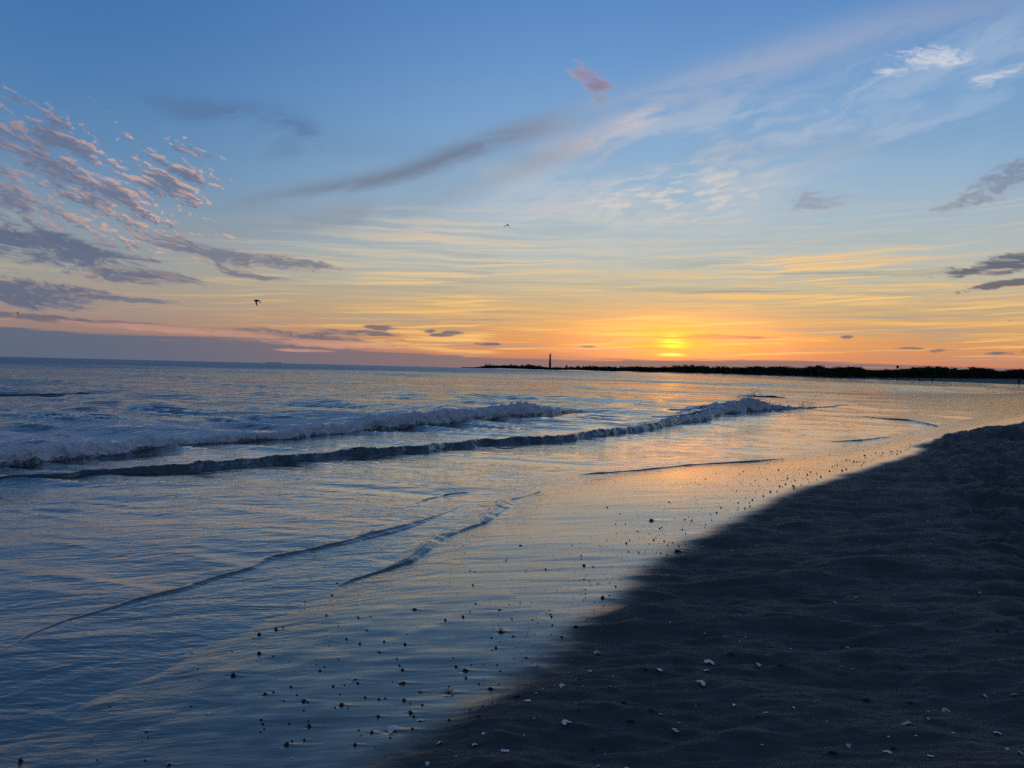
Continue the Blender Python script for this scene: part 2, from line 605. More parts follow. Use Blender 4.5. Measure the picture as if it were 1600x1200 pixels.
def plain(name, c, rough=0.7, spec=0.3, var=0.25, scale=8.0, bmp=0.0):
    m_, g = material(name)
    P = g.n('ShaderNodeTexCoord').outputs['Object']
    nz_ = g.noise(P, scale, 4, 0.6)
    colr = g.mix(nz_, tuple(v * (1 - var) for v in c), tuple(min(1, v * (1 + var)) for v in c))
    nrm = bump(g, nz_, bmp, 0.01) if bmp else None
    finish(g, bsdf(g, colr, rough, spec, normal=nrm))
    return m_


# direction of the crests on the ground plane, from the two breakers in view
CD = R(-72)


def make_sand_material():
    m_, g = material('beach_sand')
    P = g.n('ShaderNodeNewGeometry').outputs['Position']
    wet = attr(g, 'wet')
    # relief: grains, and the thin flow lines that the backwash leaves
    grain = g.noise(P, 260, 3, 0.7)
    lump = g.noise(g.vm('MULTIPLY', P, (7, 16, 1)), 1.0, 4, 0.6)
    flow = g.noise(g.mapping(P, (0, 0, 0), R(9), (0.55, 0.035, 1)), 1.0, 5, 0.62, 0.5)
    flow2 = g.noise(g.mapping(P, (3, 0, 0), R(-4), (0.22, 0.014, 1)), 1.0, 4, 0.6, 0.3)
    patch = g.noise(g.vm('MULTIPLY', P, (1.3, 1.3, 1)), 1.0, 3, 0.5)
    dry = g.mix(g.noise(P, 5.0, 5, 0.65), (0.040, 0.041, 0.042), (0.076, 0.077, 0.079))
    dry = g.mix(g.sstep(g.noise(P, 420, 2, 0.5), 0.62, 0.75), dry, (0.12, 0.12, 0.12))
    dn = bump(g, lump, 0.55, 0.05)
    dn = bump(g, g.noise(g.vm('MULTIPLY', P, (34, 60, 30)), 1.0, 3, 0.6), 0.35, 0.008, dn)
    dn = bump(g, grain, 0.3, 0.004, dn)
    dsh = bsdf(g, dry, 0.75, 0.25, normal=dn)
    # wet: dark sand under a film of water
    wn = bump(g, flow, g.mul(g.sstep(patch, 0.3, 0.7, 0.35, 1.0), 0.10), 0.020)
    wn = bump(g, flow2, 0.07, 0.010, wn)
    wn = bump(g, grain, 0.05, 0.003, wn)
    rim = attr(g, 'rim')
    wn = bump(g, g.noise(g.vm('MULTIPLY', g.mapping(P, (0, 0, 0), CD, (1, 1, 1)), (4.2, 1.7, 1)), 1.0, 2, 0.5, 0.8), g.mul(rim, 0.15), 0.13, wn)
    wn = bump(g, g.noise(g.vm('MULTIPLY', P, (11, 24, 4)), 1.0, 3, 0.55, 0.5), g.mul(rim, 0.15), 0.035, wn)
    wd = bsdf(g, (0.052, 0.045, 0.038), 0.9, 0.0)
    gl = g.n('ShaderNodeBsdfGlossy')
    gl.inputs['Color'].default_value = (0.98, 0.94, 0.86, 1)
    g.put(gl.inputs['Roughness'], g.mad(rim, -0.07, g.sstep(wet, 0.2, 0.9, 0.30, 0.12)))
    g.put(gl.inputs['Normal'], wn)
    fr = g.n('ShaderNodeFresnel')
    fr.inputs['IOR'].default_value = FILM_IOR
    g.put(fr.inputs['Normal'], wn)
    wm = g.n('ShaderNodeMixShader')
    g.put(wm.inputs[0], g.m('MINIMUM', g.mul(fr.outputs[0], 1.5), 0.97))
    g.put(wm.inputs[1], wd)
    gr = g.n('ShaderNodeBsdfGlossy')           # the grains standing through the film
    gr.inputs['Color'].default_value = (0.97, 0.95, 0.90, 1)
    gr.inputs['Roughness'].default_value = 0.40
    g.put(gr.inputs['Normal'], wn)
    gm = g.n('ShaderNodeMixShader')
    gm.inputs[0].default_value = 0.10
    g.put(gm.inputs[1], gl.outputs[0])
    g.put(gm.inputs[2], gr.outputs[0])
    g.put(wm.inputs[2], gm.outputs[0])
    ms = g.n('ShaderNodeMixShader')
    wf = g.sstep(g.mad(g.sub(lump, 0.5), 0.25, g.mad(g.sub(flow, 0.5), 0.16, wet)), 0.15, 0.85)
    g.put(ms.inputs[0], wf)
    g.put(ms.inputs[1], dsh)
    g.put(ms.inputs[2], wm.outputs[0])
    finish(g, ms.outputs[0])
    return m_


def make_sea_material(name, foam_gain=1.0, extra=0.0):
    m_, g = material(name)
    P = g.n('ShaderNodeNewGeometry').outputs['Position']
    calm = attr(g, 'calm')           # 1 in the thin film by the beach, 0 in open water
    foam = attr(g, 'foam')
    rough_water = g.sub(1.0, calm)
    Q = g.mapping(P, (0, 0, 0), CD, (1, 1, 1))
    big = g.noise(g.vm('MULTIPLY', Q, (0.9, 0.42, 1)), 1.0, 3, 0.55, 0.6)
    mid = g.noise(g.vm('MULTIPLY', Q, (4.2, 1.7, 1)), 1.0, 2, 0.5, 0.8)
    sml = g.noise(g.vm('MULTIPLY', P, (11, 24, 4)), 1.0, 3, 0.55, 0.5)
    n1 = bump(g, big, g.mul(rough_water, 0.30), 0.60)
    thick = g.sub(1.0, g.mul(attr(g, 'thin'), 0.15))
    n2 = bump(g, mid, g.mul(g.mad(rough_water, 0.12, 0.15), thick), 0.13, n1)
    n3 = bump(g, sml, g.mul(g.mad(rough_water, 0.05, 0.15), thick), 0.035, n2)
    wd = bsdf(g, g.mix(calm, (0.012, 0.020, 0.028), (0.048, 0.042, 0.036)), 0.9, 0.0)
    gl = g.n('ShaderNodeBsdfGlossy')
    g.put(gl.inputs['Color'], g.mix(calm, (0.88, 0.95, 1.0), (0.97, 0.96, 0.92)))
    g.put(gl.inputs['Roughness'], g.mad(attr(g, 'far'), 0.30, g.mad(rough_water, 0.03, 0.035)))
    g.put(gl.inputs['Normal'], n3)
    fr = g.n('ShaderNodeFresnel')
    g.put(fr.inputs['IOR'], g.mad(calm, FILM_IOR - SEA_IOR, SEA_IOR))
    g.put(fr.inputs['Normal'], n3)
    wm = g.n('ShaderNodeMixShader')
    # a chop too fine to resolve turns part of the surface away from the low sky
    g.put(wm.inputs[0], g.m('MINIMUM', g.mul(fr.outputs[0], g.mad(attr(g, 'far'), -0.34, g.mad(rough_water, -0.62, 1.5))), 0.97))
    g.put(wm.inputs[1], wd)
    g.put(wm.inputs[2], gl.outputs[0])
    # foam: lacy sheets and clots
    fl = g.noise(g.vm('MULTIPLY', Q, (2.6, 1.5, 2.6)), 1.0, 4, 0.62, 0.9)
    cell = g.voro(g.vm('ADD', g.vm('MULTIPLY', P, (15, 15, 15)), g.vm('SCALE', g.noise(P, 5, 2, 0.5, out=1), scale=2.0)), 1.0)
    fm = g.sstep(g.add(g.mad(g.sub(fl, 0.5), 1.5, g.mul(g.sub(0.5, cell), 0.22)), g.mad(foam, 1.0, -0.66)), -0.06, 0.20)
    fm = g.mul(fm, foam_gain)
    fb = bump(g, g.add(fl, g.mul(cell, -0.5)), 0.5, 0.05)
    fs = bsdf(g, g.mix(fl, (0.30, 0.33, 0.38), (0.80, 0.82, 0.85)), 0.75, 0.25, normal=fb)
    ms = g.n('ShaderNodeMixShader')
    g.put(ms.inputs[0], fm)
    g.put(ms.inputs[1], wm.outputs[0])
    g.put(ms.inputs[2], fs)
    finish(g, ms.outputs[0])
    return m_


FILM_IOR, SEA_IOR = 1.6, 1.95
M_sand = make_sand_material()
M_sea = make_sea_material('sea_water')
M_wave = make_sea_material('breaking_water')

# ------------------------------------------------------------------ shoreline
near_px = [(-200, 1230), (0, 1165), (100, 1130), (200, 1087), (300, 1040), (380, 1000), (450, 960), (505, 930), (552, 907), (605, 891), (642, 877), (669, 857),
           (691, 840), (732, 827), (762, 817), (777, 802), (800, 784), (826, 775), (870, 760), (940, 744), (1060, 728), (1180, 722), (1240, 716), (1300, 706), (1380, 690),
           (1440, 679), (1490, 667), (1540, 657), (1600, 646), (1700, 632), (1800, 622)]
far_px = [(1700, 609), (1590, 604.5), (1476, 599.5), (1380, 596), (1300, 593.2)]
NEAR = [tuple(gp(*q)[:2]) for q in near_px]
FAR = [tuple(gp(*q)[:2]) for q in far_px]


def azpt(px, d):
    v = ray(px, 576)
    return (v.x / v.y * d, d)


FAR += [azpt(1250, 470), azpt(1160, 780), azpt(1060, 1250), azpt(1000, 1550), azpt(930, 2050), azpt(859, 2580), azpt(800, 2950), azpt(735, 3350)]
LAND = ([(-600, -300), (-60, -34), (-12, -5), (-4.5, 1.2)] + NEAR + [(105, 105), (128, 128), (134, 150)] + FAR +
        [(-60, 3700), (600, 3900), (6000, 4500), (6000, -3000), (-600, -3000)])
LAND = np.array(LAND)


def seg_dist(x, y, poly, closed=False):
    """distance to a polyline and arc length of the nearest point"""
    best = np.full(x.shape, 1e18)
    P = np.asarray(poly, float)
    Q = np.roll(P, -1, 0) if closed else P[1:]
    P = P if closed else P[:-1]
    for (ax, ay), (bx, by) in zip(P, Q):
        dx, dy = bx - ax, by - ay
        l2 = dx * dx + dy * dy + 1e-12
        t = np.clip(((x - ax) * dx + (y - ay) * dy) / l2, 0, 1)
        best = np.minimum(best, (x - ax - t * dx) ** 2 + (y - ay - t * dy) ** 2)
    return np.sqrt(best)


def inside(x, y, poly):
    r_ = np.zeros(x.shape, bool)
    P = np.asarray(poly)
    for (ax, ay), (bx, by) in zip(P, np.roll(P, -1, 0)):
        if ay == by:
            continue
        c = (ay > y) != (by > y)
        r_ ^= c & (x < (bx - ax) * (y - ay) / (by - ay) + ax)
    return r_


def sdist(x, y):
    d = seg_dist(x, y, LAND, True)
    d = np.where(inside(x, y, LAND), d, -d)
    r_ = np.hypot(x, y)
    return d + fbm(x * 1.1, y * 1.1, 4, 91, 0.55) * 0.36 * (1 - ss(r_, 4.2, 6.0))


def face_z(s):
    """height of the beach face above the wash: steepest at the water, flattening towards the berm"""
    s = np.maximum(s, 0)
    return 0.50 * (1 - np.exp(-s / 8.0)) + 0.002 * s


def gps(px, py):
    """the point of the sloping beach face on that sight line"""
    px, py = np.atleast_1d(np.asarray(px, float)), np.atleast_1d(np.asarray(py, float))
    D = (np.array(cF)[None] + np.array(cR)[None] * ((px - 800) / FPX)[:, None] + np.array(cU)[None] * ((600 - py) / FPX)[:, None])
    z_ = np.zeros(len(px))
    for _ in range(5):
        t = (z_ - CAM_H) / D[:, 2]
        X, Y = D[:, 0] * t, D[:, 1] * t
        z_ = face_z(sdist(X, Y))
    return X, Y


# edge of the water film: beyond it the sand is only damp
dry_px = [(480, 1290), (560, 1230), (600, 1200), (680, 1150), (780, 1085), (850, 1035), (920, 975), (1000, 905), (1100, 840), (1200, 790), (1280, 758), (1350, 735), (1425, 712),
          (1440, 703), (1432, 695), (1480, 684), (1512, 676), (1560, 668), (1600, 660), (1700, 645), (1800, 632)]
DRY = [(-2.2, -2.0), (-1.3, 0.5)] + [(float(a), float(b)) for a, b in zip(*gps([q[0] for q in dry_px], [q[1] for q in dry_px]))]
DRYPOLY = np.array(DRY + [(90, 70), (300, 60), (300, -200), (-100, -200), (-20, -30)])


def wetness(x, y, s):
    d = seg_dist(x, y, DRY)
    d = np.where(inside(x, y, DRYPOLY), d, -d)
    d = d + fbm(x * 0.9, y * 1.2, 4, 5, 0.5) * 0.15
    w = 1 - ss(d, -0.42, 0.26)
    r_ = np.hypot(x, y)
    far_wet = 1 - ss(s, 5, 11)     # the narrow shining edge of the far beach
    return np.where(r_ > 75, far_wet, w)


def rows_tan(t0, mid=1.4):
    a = np.concatenate([np.arange(t0, 0.09, -1.4 / FPX), np.arange(0.09, 0.015, -mid / FPX)])
    b = np.arange(0.015, 0.0006, -0.25 / FPX)
    c = np.array([0.0005, 0.0004, 0.0003, 0.0002, 0.0001, 0.00004])
    return CAM_H / np.concatenate([a, b, c])


def polar(rad, az):
    A, Rr = np.meshgrid(az, rad)
    x, y = Rr * np.sin(A), Rr * np.cos(A)
    n, k_ = A.shape
    i = np.arange(n * k_).reshape(n, k_)
    f = np.stack([i[:-1, :-1], i[:-1, 1:], i[1:, 1:], i[1:, :-1]], -1).reshape(-1, 4)
    return x.ravel(), y.ravel(), f


def cull(v, f, keep, attrs):
    kf = keep[f].any(1)
    f = f[kf]
    used = np.unique(f)
    remap = np.full(len(v), -1)
    remap[used] = np.arange(len(used))
    return v[used], remap[f], {k_: a[used] for k_, a in attrs.items()}


# ------------------------------------------------------------------ pebbles and shells seen in the photograph
# (px, py, width in px, kind) ; d dark pebble, s pale shell, c dark flat clod
Z1, Z2, Z3 = (0, 750), (530, 750), (1060, 750)
raw1 = '1405 427 12 d;1383 478 12 d;1270 503 10 d;1080 640 16 d;1150 620 14 d;1080 720 16 d;1315 748 9 d;1320 766 7 d;1352 777 9 d;1410 746 8 d;972 808 22 d;833 832 10 d;1212 860 11 d;1388 858 11 d;1105 888 20 c;1182 917 12 c;1268 917 20 c;1422 935 16 d;797 941 11 d;866 972 13 s;1088 998 12 d;1285 1003 10 d;1288 1020 18 d;1195 1098 22 d;1216 1086 12 d;1268 1080 14 d;610 1042 14 s;592 1087 10 d;618 1072 9 d;85 1167 22 d;605 1167 13 d;703 1182 16 s;382 1077 12 s;1213 1158 12 s;618 722 16 c;800 720 8 d;967 712 8 d;458 942 10 c;440 300 6 d'
raw2 = '1020 355 13 d;1058 361 9 d;1008 315 7 d;1008 327 6 d;860 370 10 d;557 436 10 d;546 377 7 d;565 381 7 d;695 332 8 d;755 270 13 c;315 536 18 c;516 568 12 d;545 546 8 d;568 514 9 d;668 538 14 c;755 510 7 d;803 510 7 d;888 603 9 d;985 610 18 c;927 648 12 d;672 625 22 s;283 640 8 d;274 681 14 d;168 712 16 s;116 622 14 c;30 660 13 d;653 697 14 d;722 650 8 d;634 655 9 d;865 553 6 d;876 541 6 d;1097 487 18 d;1410 292 28 c;1300 165 22 c;1170 140 7 d;1115 250 7 d;1210 250 7 d;1198 265 6 d;1152 183 6 d;1192 183 6 d;1243 212 7 d;1310 248 8 d;1338 303 7 d;1205 297 7 d;1248 300 7 d;1020 412 8 d;1025 455 8 d;264 788 15 d;60 826 18 s;527 787 24 c;528 823 11 d;582 847 11 d;550 768 9 d;630 867 20 c;340 877 14 s;458 878 26 s;265 840 22 s;108 904 13 d;165 910 12 d;192 908 11 d;270 915 15 d;295 930 10 d;12 935 14 d;37 950 9 d;297 966 18 d;163 982 16 d;336 999 16 s;457 1002 14 d;545 1002 10 d;580 1008 16 d;135 1047 18 d;222 1033 36 s;305 1036 14 d;420 1095 18 s;66 1100 17 d;213 1072 12 d;638 940 9 d;740 922 24 c;788 950 20 s;820 775 8 d;671 793 9 d;598 1082 15 s;563 1112 16 s;370 1187 20 s;490 1166 11 s;690 1153 20 s;800 1155 13 d;1000 1160 9 d;1080 1190 16 s;1200 1187 18 s;1073 706 26 s;1045 808 12 s;1330 800 28 s;1275 800 20 c;1188 930 22 c;924 880 20 s;1000 858 14 c;1017 886 11 s;1127 886 12 s;940 1033 30 s;1213 1000 28 c;1300 968 24 c;1338 980 12 s;1395 1030 24 s;1058 1098 18 d;1415 1005 12 s;845 893 10 s;962 810 10 s;1378 603 8 s;1325 535 8 s;1368 390 9 s;1110 1120 6 s;770 1080 6 s;680 1130 6 s;810 1020 8 s;1140 826 8 s;985 950 8 s;820 918 8 s'
raw3 = '128 745 28 s;330 778 20 s;425 780 32 c;97 855 22 s;223 725 26 c;117 797 12 s;783 890 26 d;967 888 18 d;1112 911 24 s;1035 973 20 d;1038 987 16 s;957 1007 32 s;895 1112 22 d;873 1138 20 s;705 1101 22 s;1143 1050 16 s;1050 1165 18 s;1330 1035 26 s;1400 878 14 s;1275 860 16 s;1228 1098 12 s;1372 1133 12 s;1420 1172 18 s;705 658 12 s;732 675 16 c;652 533 14 s;745 480 14 s;895 603 18 d;932 755 14 c;683 765 10 s;728 768 12 s;1133 770 14 c;1255 445 14 s;365 983 12 s;330 990 16 c;478 961 14 s;640 1130 34 c;347 913 9 d;230 938 14 s;73 931 7 s;990 1072 9 s;150 427 6 s;72 421 6 s;105 267 6 s;325 262 7 s;405 270 7 s;183 214 6 s;223 284 6 s;167 231 6 s;620 1003 7 s;470 674 7 s;255 670 8 s;195 650 8 s;280 645 7 s;112 638 10 s;850 683 14 c;1040 945 10 s;875 1076 8 s;345 1100 10 s;550 995 9 c;320 1 6 s;255 580 7 s;655 580 7 s;835 268 8 s;758 252 7 s;1040 160 9 s;695 228 8 s;633 192 7 s;560 190 7 s;1050 275 7 s;1020 316 9 s;1330 635 20 c;1365 642 14 c'
STONES = []
for (ox, oy), raw in ((Z1, raw1), (Z2, raw2), (Z3, raw3)):
    for it in raw.split(';'):
        a_, b_, w_, k_ = it.split()
        px_, py_ = ox + float(a_) / 2.6667, oy + float(b_) / 2.6667
        STONES.append((px_, py_, float(w_) / 2.6667, k_))
# small dark ones strewn over the shining strip, thicker towards the damp edge
dryline = sorted((q for q in dry_px if q[0] < 1440), key=lambda q: q[0])
for _ in range(58):
    STONES.append((random.gauss(560, 130), random.uniform(960, 1190), random.uniform(2.2, 4.6), 'd'))
for _ in range(150):
    px_ = random.uniform(760, 1420)
    ye = np.interp(px_, [q[0] for q in dryline], [q[1] for q in dryline])
    py_ = ye - 8 - abs(random.gauss(0, 1)) * 0.22 * (ye - 690)
    if py_ < 690:
        continue
    STONES.append((px_, py_, random.uniform(1.6, 3.4), 'd'))

STONE_W = []
for (px_, py_, w_, k_), X_, Y_ in zip(STONES, *gps([q[0] for q in STONES], [q[1] + q[2] * 0.25 for q in STONES])):
    STONE_W.append((float(X_), float(Y_), w_ * float(Y_) / FPX, k_, px_, py_))


MOUND = [float(q[0]) for q in gps(1560, 684)]


# ------------------------------------------------------------------ beach
def sand_z(x, y, s=None, detail=True):
    if s is None:
        s = sdist(x, y)
    r_ = np.hypot(x, y)
    z = np.where(s > 0, face_z(s), 0.05 * s)
    z = np.where(r_ > 75, np.where(s > 0, np.minimum(0.060 * s, 3.4 + 0.002 * s), 0.012 * s), z)
    z = np.clip(z, -1.5, 6)
    if detail:
        land = ss(s, 0.3, 1.2) * (1 - ss(r_, 45, 75))
        damp = 1 - wetness(x, y, s)
        # gentle undulations of the damp sand, drawn out along the flow
        z = z + land * damp ** 3 * (fbm(x * 1.1 + 2, y * 2.6, 4, 21) * 0.085 + fbm(x * 3.2, y * 7.5, 3, 31) * 0.034)
        # trampled sand on the right
        tr = ss(x - (0.47 * y + 0.75), -0.25, 0.9) * damp * (1 - ss(r_, 40, 70))
        lum = fbm(x * 3.0, y * 3.0, 4, 41, 0.55)
        pits = np.abs(vnoise(x * 3.6, y * 3.6, 77))
        z = z + tr * (lum * 0.125 - 0.085 * ss(0.16 - pits, 0, 0.16))
        # cut bank of sand at the water's turn
        bx, by = MOUND
        u = (x - bx) * 0.86 + (y - by) * 0.50
        v = -(x - bx) * 0.50 + (y - by) * 0.86
        mound = np.exp(-(np.maximum(np.abs(u - 1.6) - 2.6, 0) / 0.5) ** 2) * ss(v, -0.16, 0.10) * np.exp(-(np.maximum(v, 0) / 2.2) ** 2)
        z = z + mound * damp * (0.20 + fbm(x * 2.2, y * 2.2, 3, 51) * 0.14)
        # wet sand: faint backwash relief
        wet = (1 - damp) * ss(s, 0.0, 0.5) * (1 - ss(r_, 20, 40))
        z = z + wet * (fbm(x * 1.6, y * 9.0, 3, 61) * 0.0030)
    return z


def scour(x, y, z):
    """each stone sits in a small scour with a low tail of sand on the down-wash side"""
    for (sx, sy, w_, k_, px_, py_) in STONE_W:
        if w_ < 0.012:
            continue
        i0 = np.where((np.abs(x - sx) < w_ * 7) & (np.abs(y - sy) < w_ * 3))[0]
        if len(i0) == 0:
            continue
        dx, dy = (x[i0] - sx) / w_, (y[i0] - sy) / w_
        dy = dy + 0.10 * dx
        tail = np.exp(-(dy / 0.55) ** 2) * np.where(dx > 0, np.exp(-dx / 2.6), np.exp(-(dx / 0.6) ** 2))
        pit = np.exp(-((dx + 0.2) / 0.9) ** 2 - ((dy + 0.55) / 0.45) ** 2)
        z[i0] += w_ * (0.16 * tail - 0.12 * pit)
    return z


azs = np.radians(np.concatenate([np.arange(-180, -43, 2.5), np.linspace(-43, 43, 860), np.arange(45, 181, 2.5)]))
rad = np.concatenate([[0.02, 0.3, 0.7, 1.1, 1.5, 1.9], rows_tan(0.72)])
rad = rad[rad < 6200]
x, y, f = polar(rad, azs)
s = sdist(x, y)
z = sand_z(x, y, s)
z = scour(x, y, z)
w = wetness(x, y, s)
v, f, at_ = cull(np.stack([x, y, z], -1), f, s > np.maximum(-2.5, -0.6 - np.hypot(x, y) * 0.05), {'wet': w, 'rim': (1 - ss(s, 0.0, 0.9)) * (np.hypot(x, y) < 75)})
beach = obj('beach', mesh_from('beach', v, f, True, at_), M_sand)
tag(beach, kind='structure')

# ------------------------------------------------------------------ wave lines: (px, foot y, crest y) in the photograph
B1 = [(-330, 790, 756), (-120, 752, 716), (-60, 745, 711), (0, 737, 704), (100, 724, 696), (200, 710, 688), (300, 698, 682), (400, 691, 675), (500, 684, 666), (600, 674, 653), (700, 665, 643), (800, 656, 632), (870, 650, 623), (910, 644, 621), (932, 637, 627), (948, 630, 629)]
B2 = [(-330, 800, 796), (-120, 764, 756), (-60, 758, 751), (60, 752, 741), (200, 744, 731), (300, 737, 724), (400, 727, 714), (500, 719, 706), (600, 711, 699), (700, 702, 692), (800, 693, 684), (900, 686, 676), (1000, 674, 664), (1100, 657, 645), (1150, 647, 630), (1178, 643, 619), (1205, 641, 627), (1250, 640, 630), (1290, 636, 628), (1310, 633, 629), (1330, 632, 631.4)]
SW1 = [(-300, 618, 617), (0, 617, 613), (150, 616, 610.5), (250, 614, 606), (330, 613, 604.5), (450, 613, 607), (560, 612, 611)]
SW2 = [(1120, 624, 623), (1150, 622, 617), (1180, 621, 611.5), (1205, 622, 613), (1235, 624, 622)]
RB = [(1335, 650, 649.6), (1380, 655, 651.5), (1420, 658, 653), (1450, 664, 659), (1476, 668, 667.4)]
RC = [(1290, 692, 691.6), (1320, 690, 687.5), (1345, 689, 684.5), (1375, 685, 683), (1400, 682, 681.6)]
EA = [(0, 1031), (52, 1001), (112, 975), (157, 962), (225, 941), (285, 926), (337, 906), (394, 891), (427, 872), (487, 862), (540, 853), (586, 840), (635, 827), (680, 810), (710, 799), (747, 778)]
EA = [(-330, 1190, 1184), (-60, 1062, 1055)] + [(a, b, b - 9 * min(1, 0.55 + a / 900)) for a, b in EA[:-1]] + [(747, 778, 773), (765, 768, 767.6)]
EB = [(520, 922, 921), (552, 907, 904.5), (605, 891, 888), (642, 877, 871), (669, 857, 850), (691, 840, 834), (732, 827, 823), (762, 817, 811), (777, 802, 793), (800, 784, 776), (826, 775, 771), (845, 768, 767.5)]
EC = [(620, 800, 799.5), (660, 785, 781), (700, 772, 768), (745, 768, 766)]
ED = [(900, 742, 741.8), (1000, 735, 734.2), (1100, 725, 724), (1180, 721, 719.6), (1240, 715, 714.7)]
EE = [(770, 699, 698.6), (790, 702, 698), (806, 701, 697.5), (822, 698, 697.6)]


def smooth_line(L, step=1.5):
    L = np.array(L, float)
    px = np.arange(L[0, 0], L[-1, 0], step)
    by, cy = np.interp(px, L[:, 0], L[:, 1]), np.interp(px, L[:, 0], L[:, 2])
    k_ = np.exp(-np.linspace(-2, 2, 25) ** 2)
    k_ /= k_.sum()

    def sm(a):
        e = np.concatenate([2 * a[0] - a[1:13][::-1], a, 2 * a[-1] - a[-13:-1][::-1]])
        return np.convolve(e, k_, 'valid')
    return px, sm(by), np.minimum(sm(cy), sm(by))


def line_world(L, step=1.5):
    px, by, cy = smooth_line(L, step)
    P = np.array([gp(a, b)[:2] for a, b in zip(px, by)])
    h = (by - cy) * P[:, 1] / FPX
    return px, P, np.maximum(h, 0.0)


def chop(x, y, off):
    """wind waves: five bands of crests, each only where the sheet is fine enough to carry it"""
    cx, cy = x * math.cos(CD) - y * math.sin(CD), x * math.sin(CD) + y * math.cos(CD)
    r_ = np.hypot(x, y)
    dr = r_ * r_ * np.where(r_ > 17.8, 0.7, 1.4) / FPX / CAM_H
    dr = np.where(r_ > 107, r_ * r_ * 0.25 / FPX / CAM_H, dr)
    z = 0.0
    for i, (lam, a_near, a_far) in enumerate(((0.26, 0.006, 0.014), (0.6, 0.013, 0.060), (1.4, 0.014, 0.12), (3.6, 0.004, 0.20), (9.0, 0.0, 0.30), (24.0, 0.0, 0.40))):
        n = vnoise(cx / lam + 0.9 * vnoise(cx / lam * 0.4, cy / lam * 0.3, 300 + i), cy / lam * 0.36, 200 + i * 7)
        n = 0.34 - np.abs(n) * 1.3                       # peaked crests, rounded troughs
        amp = a_near + (a_far - a_near) * ss(off, 2.0 + lam, 6.0 + lam * 4)
        z = z + n * 2.4 * amp * (1 - ss(dr, lam * 0.30, lam * 0.75))
    return z


PROF = np.array([(-0.7, -0.03), (-0.35, 0.0), (-0.1, 0.05), (0.02, 0.20), (0.08, 0.42), (0.13, 0.66), (0.24, 0.88), (0.42, 0.99), (0.7, 0.97), (1.1, 0.86), (1.8, 0.64), (2.8, 0.40), (4.2, 0.18), (6, 0.05), (8, -0.04)])


def wave_strip(name, L, foam, lump, back=1.0, seed=1, step=1.5, calm=0.0, hmin=0.004, wob=0.0, sharp=1.0, hs=1.0, irr=0.5):
    px, P, h = line_world(L, step)
    h = h * hs
    if wob:
        pass
    d = np.gradient(P, axis=0)
    # smooth the direction so that the cross sections do not cross
    k_ = np.ones(31) / 31
    d = np.stack([np.convolve(np.pad(d[:, i], 15, 'edge'), k_, 'valid') for i in (0, 1)], -1)
    d /= np.linalg.norm(d, axis=1)[:, None]
    nrm = np.stack([-d[:, 1], d[:, 0]], -1)
    arc = np.concatenate([[0], np.cumsum(np.linalg.norm(np.diff(P, axis=0), axis=1))])
    tp = ss(px, px[0], px[0] + 0.12 * (px[-1] - px[0])) * (1 - ss(px, px[-1] - 0.12 * (px[-1] - px[0]), px[-1]))
    h = np.maximum(h, hmin) * (1 + irr * fbm(arc * 1.7, arc * 0 + seed, 4, seed, 0.6)) * (0.03 + 0.97 * tp)
    P = P + nrm * (fbm(arc * 0.55, arc * 0 + 7 + seed, 4, seed + 3, 0.6) * wob)[:, None]
    m_ = 34
    tt = np.linspace(0, len(PROF) - 1, m_)
    pn, pz = np.interp(tt, np.arange(len(PROF)), PROF[:, 0]), np.interp(tt, np.arange(len(PROF)), PROF[:, 1])
    pn = np.where(pn > 0.5, 0.5 + (pn - 0.5) * back, pn * sharp)
    N = pn[None, :] * h[:, None]
    Z = pz[None, :] * h[:, None]
    cross = np.concatenate([[0], np.cumsum(np.hypot(np.diff(pn), np.diff(pz)))])[None, :] * h[:, None]
    A = np.repeat(arc[:, None], m_, 1)
    fa = np.interp(px, [q[0] for q in foam], [q[1] for q in foam])[:, None]
    on = np.interp(tt, [0, 2, 3.2, 5, 7, 9, 11, 14], [0, 0.35, 1, 1, 1, 0.8, 0.35, 0])[None, :]
    b = np.abs(fbm(A * 5.5, cross * 5.0 + seed, 4, seed + 9, 0.5)) * 1.5 + np.abs(fbm(A * 13, cross * 12, 3, seed + 19, 0.5)) * 0.7
    dis = lump * fa * on * h[:, None] * (b - 0.35)
    fn = np.interp(tt, [0, 3, 5, 7, 9, 14], [-0.5, -0.9, -0.7, -0.1, 0.15, 0.1])[None, :]
    fz = np.interp(tt, [0, 3, 5, 7, 9, 14], [0.2, 0.4, 0.7, 1.0, 1.0, 0.6])[None, :]
    N = N + dis * fn
    Z = Z + dis * fz
    X = P[:, 0:1] + nrm[:, 0:1] * N
    Y = P[:, 1:2] + nrm[:, 1:2] * N
    Z = Z - 0.12 * (tt[None, :] / tt[-1]) ** 4 * min(1.0, back / 3) - 0.06 * np.clip(1 - tt[None, :] / 2.0, 0, 1) ** 2
    Z = Z + chop(X, Y, np.full(X.shape, 1.0 if calm > 0.2 else 3.5)) * 0.7
    fo = fa * np.interp(tt, [0, 1.5, 2.5, 4, 7, 8, 10, 14], [0.0, 0.15, 0.45, 0.80, 1.05, 0.9, 0.55, 0.2])[None, :] + 0 * A
    n = len(px)
    i = np.arange(n * m_).reshape(n, m_)
    f = np.stack([i[:-1, :-1], i[1:, :-1], i[1:, 1:], i[:-1, 1:]], -1).reshape(-1, 4)
    me = mesh_from(name, np.stack([X, Y, Z - 0.008 + 0.014 * tp[:, None]], -1).reshape(-1, 3), f, True, {'foam': fo.ravel() * 1.2, 'calm': np.full(n * m_, calm), 'far': np.zeros(n * m_), 'thin': np.zeros(n * m_)})
    o = obj(name, me, M_wave)
    return o, (X, Y, Z, h, px)


# ------------------------------------------------------------------ sea
W1 = line_world(B1, 12)[1]
W2 = line_world(B2, 12)[1]


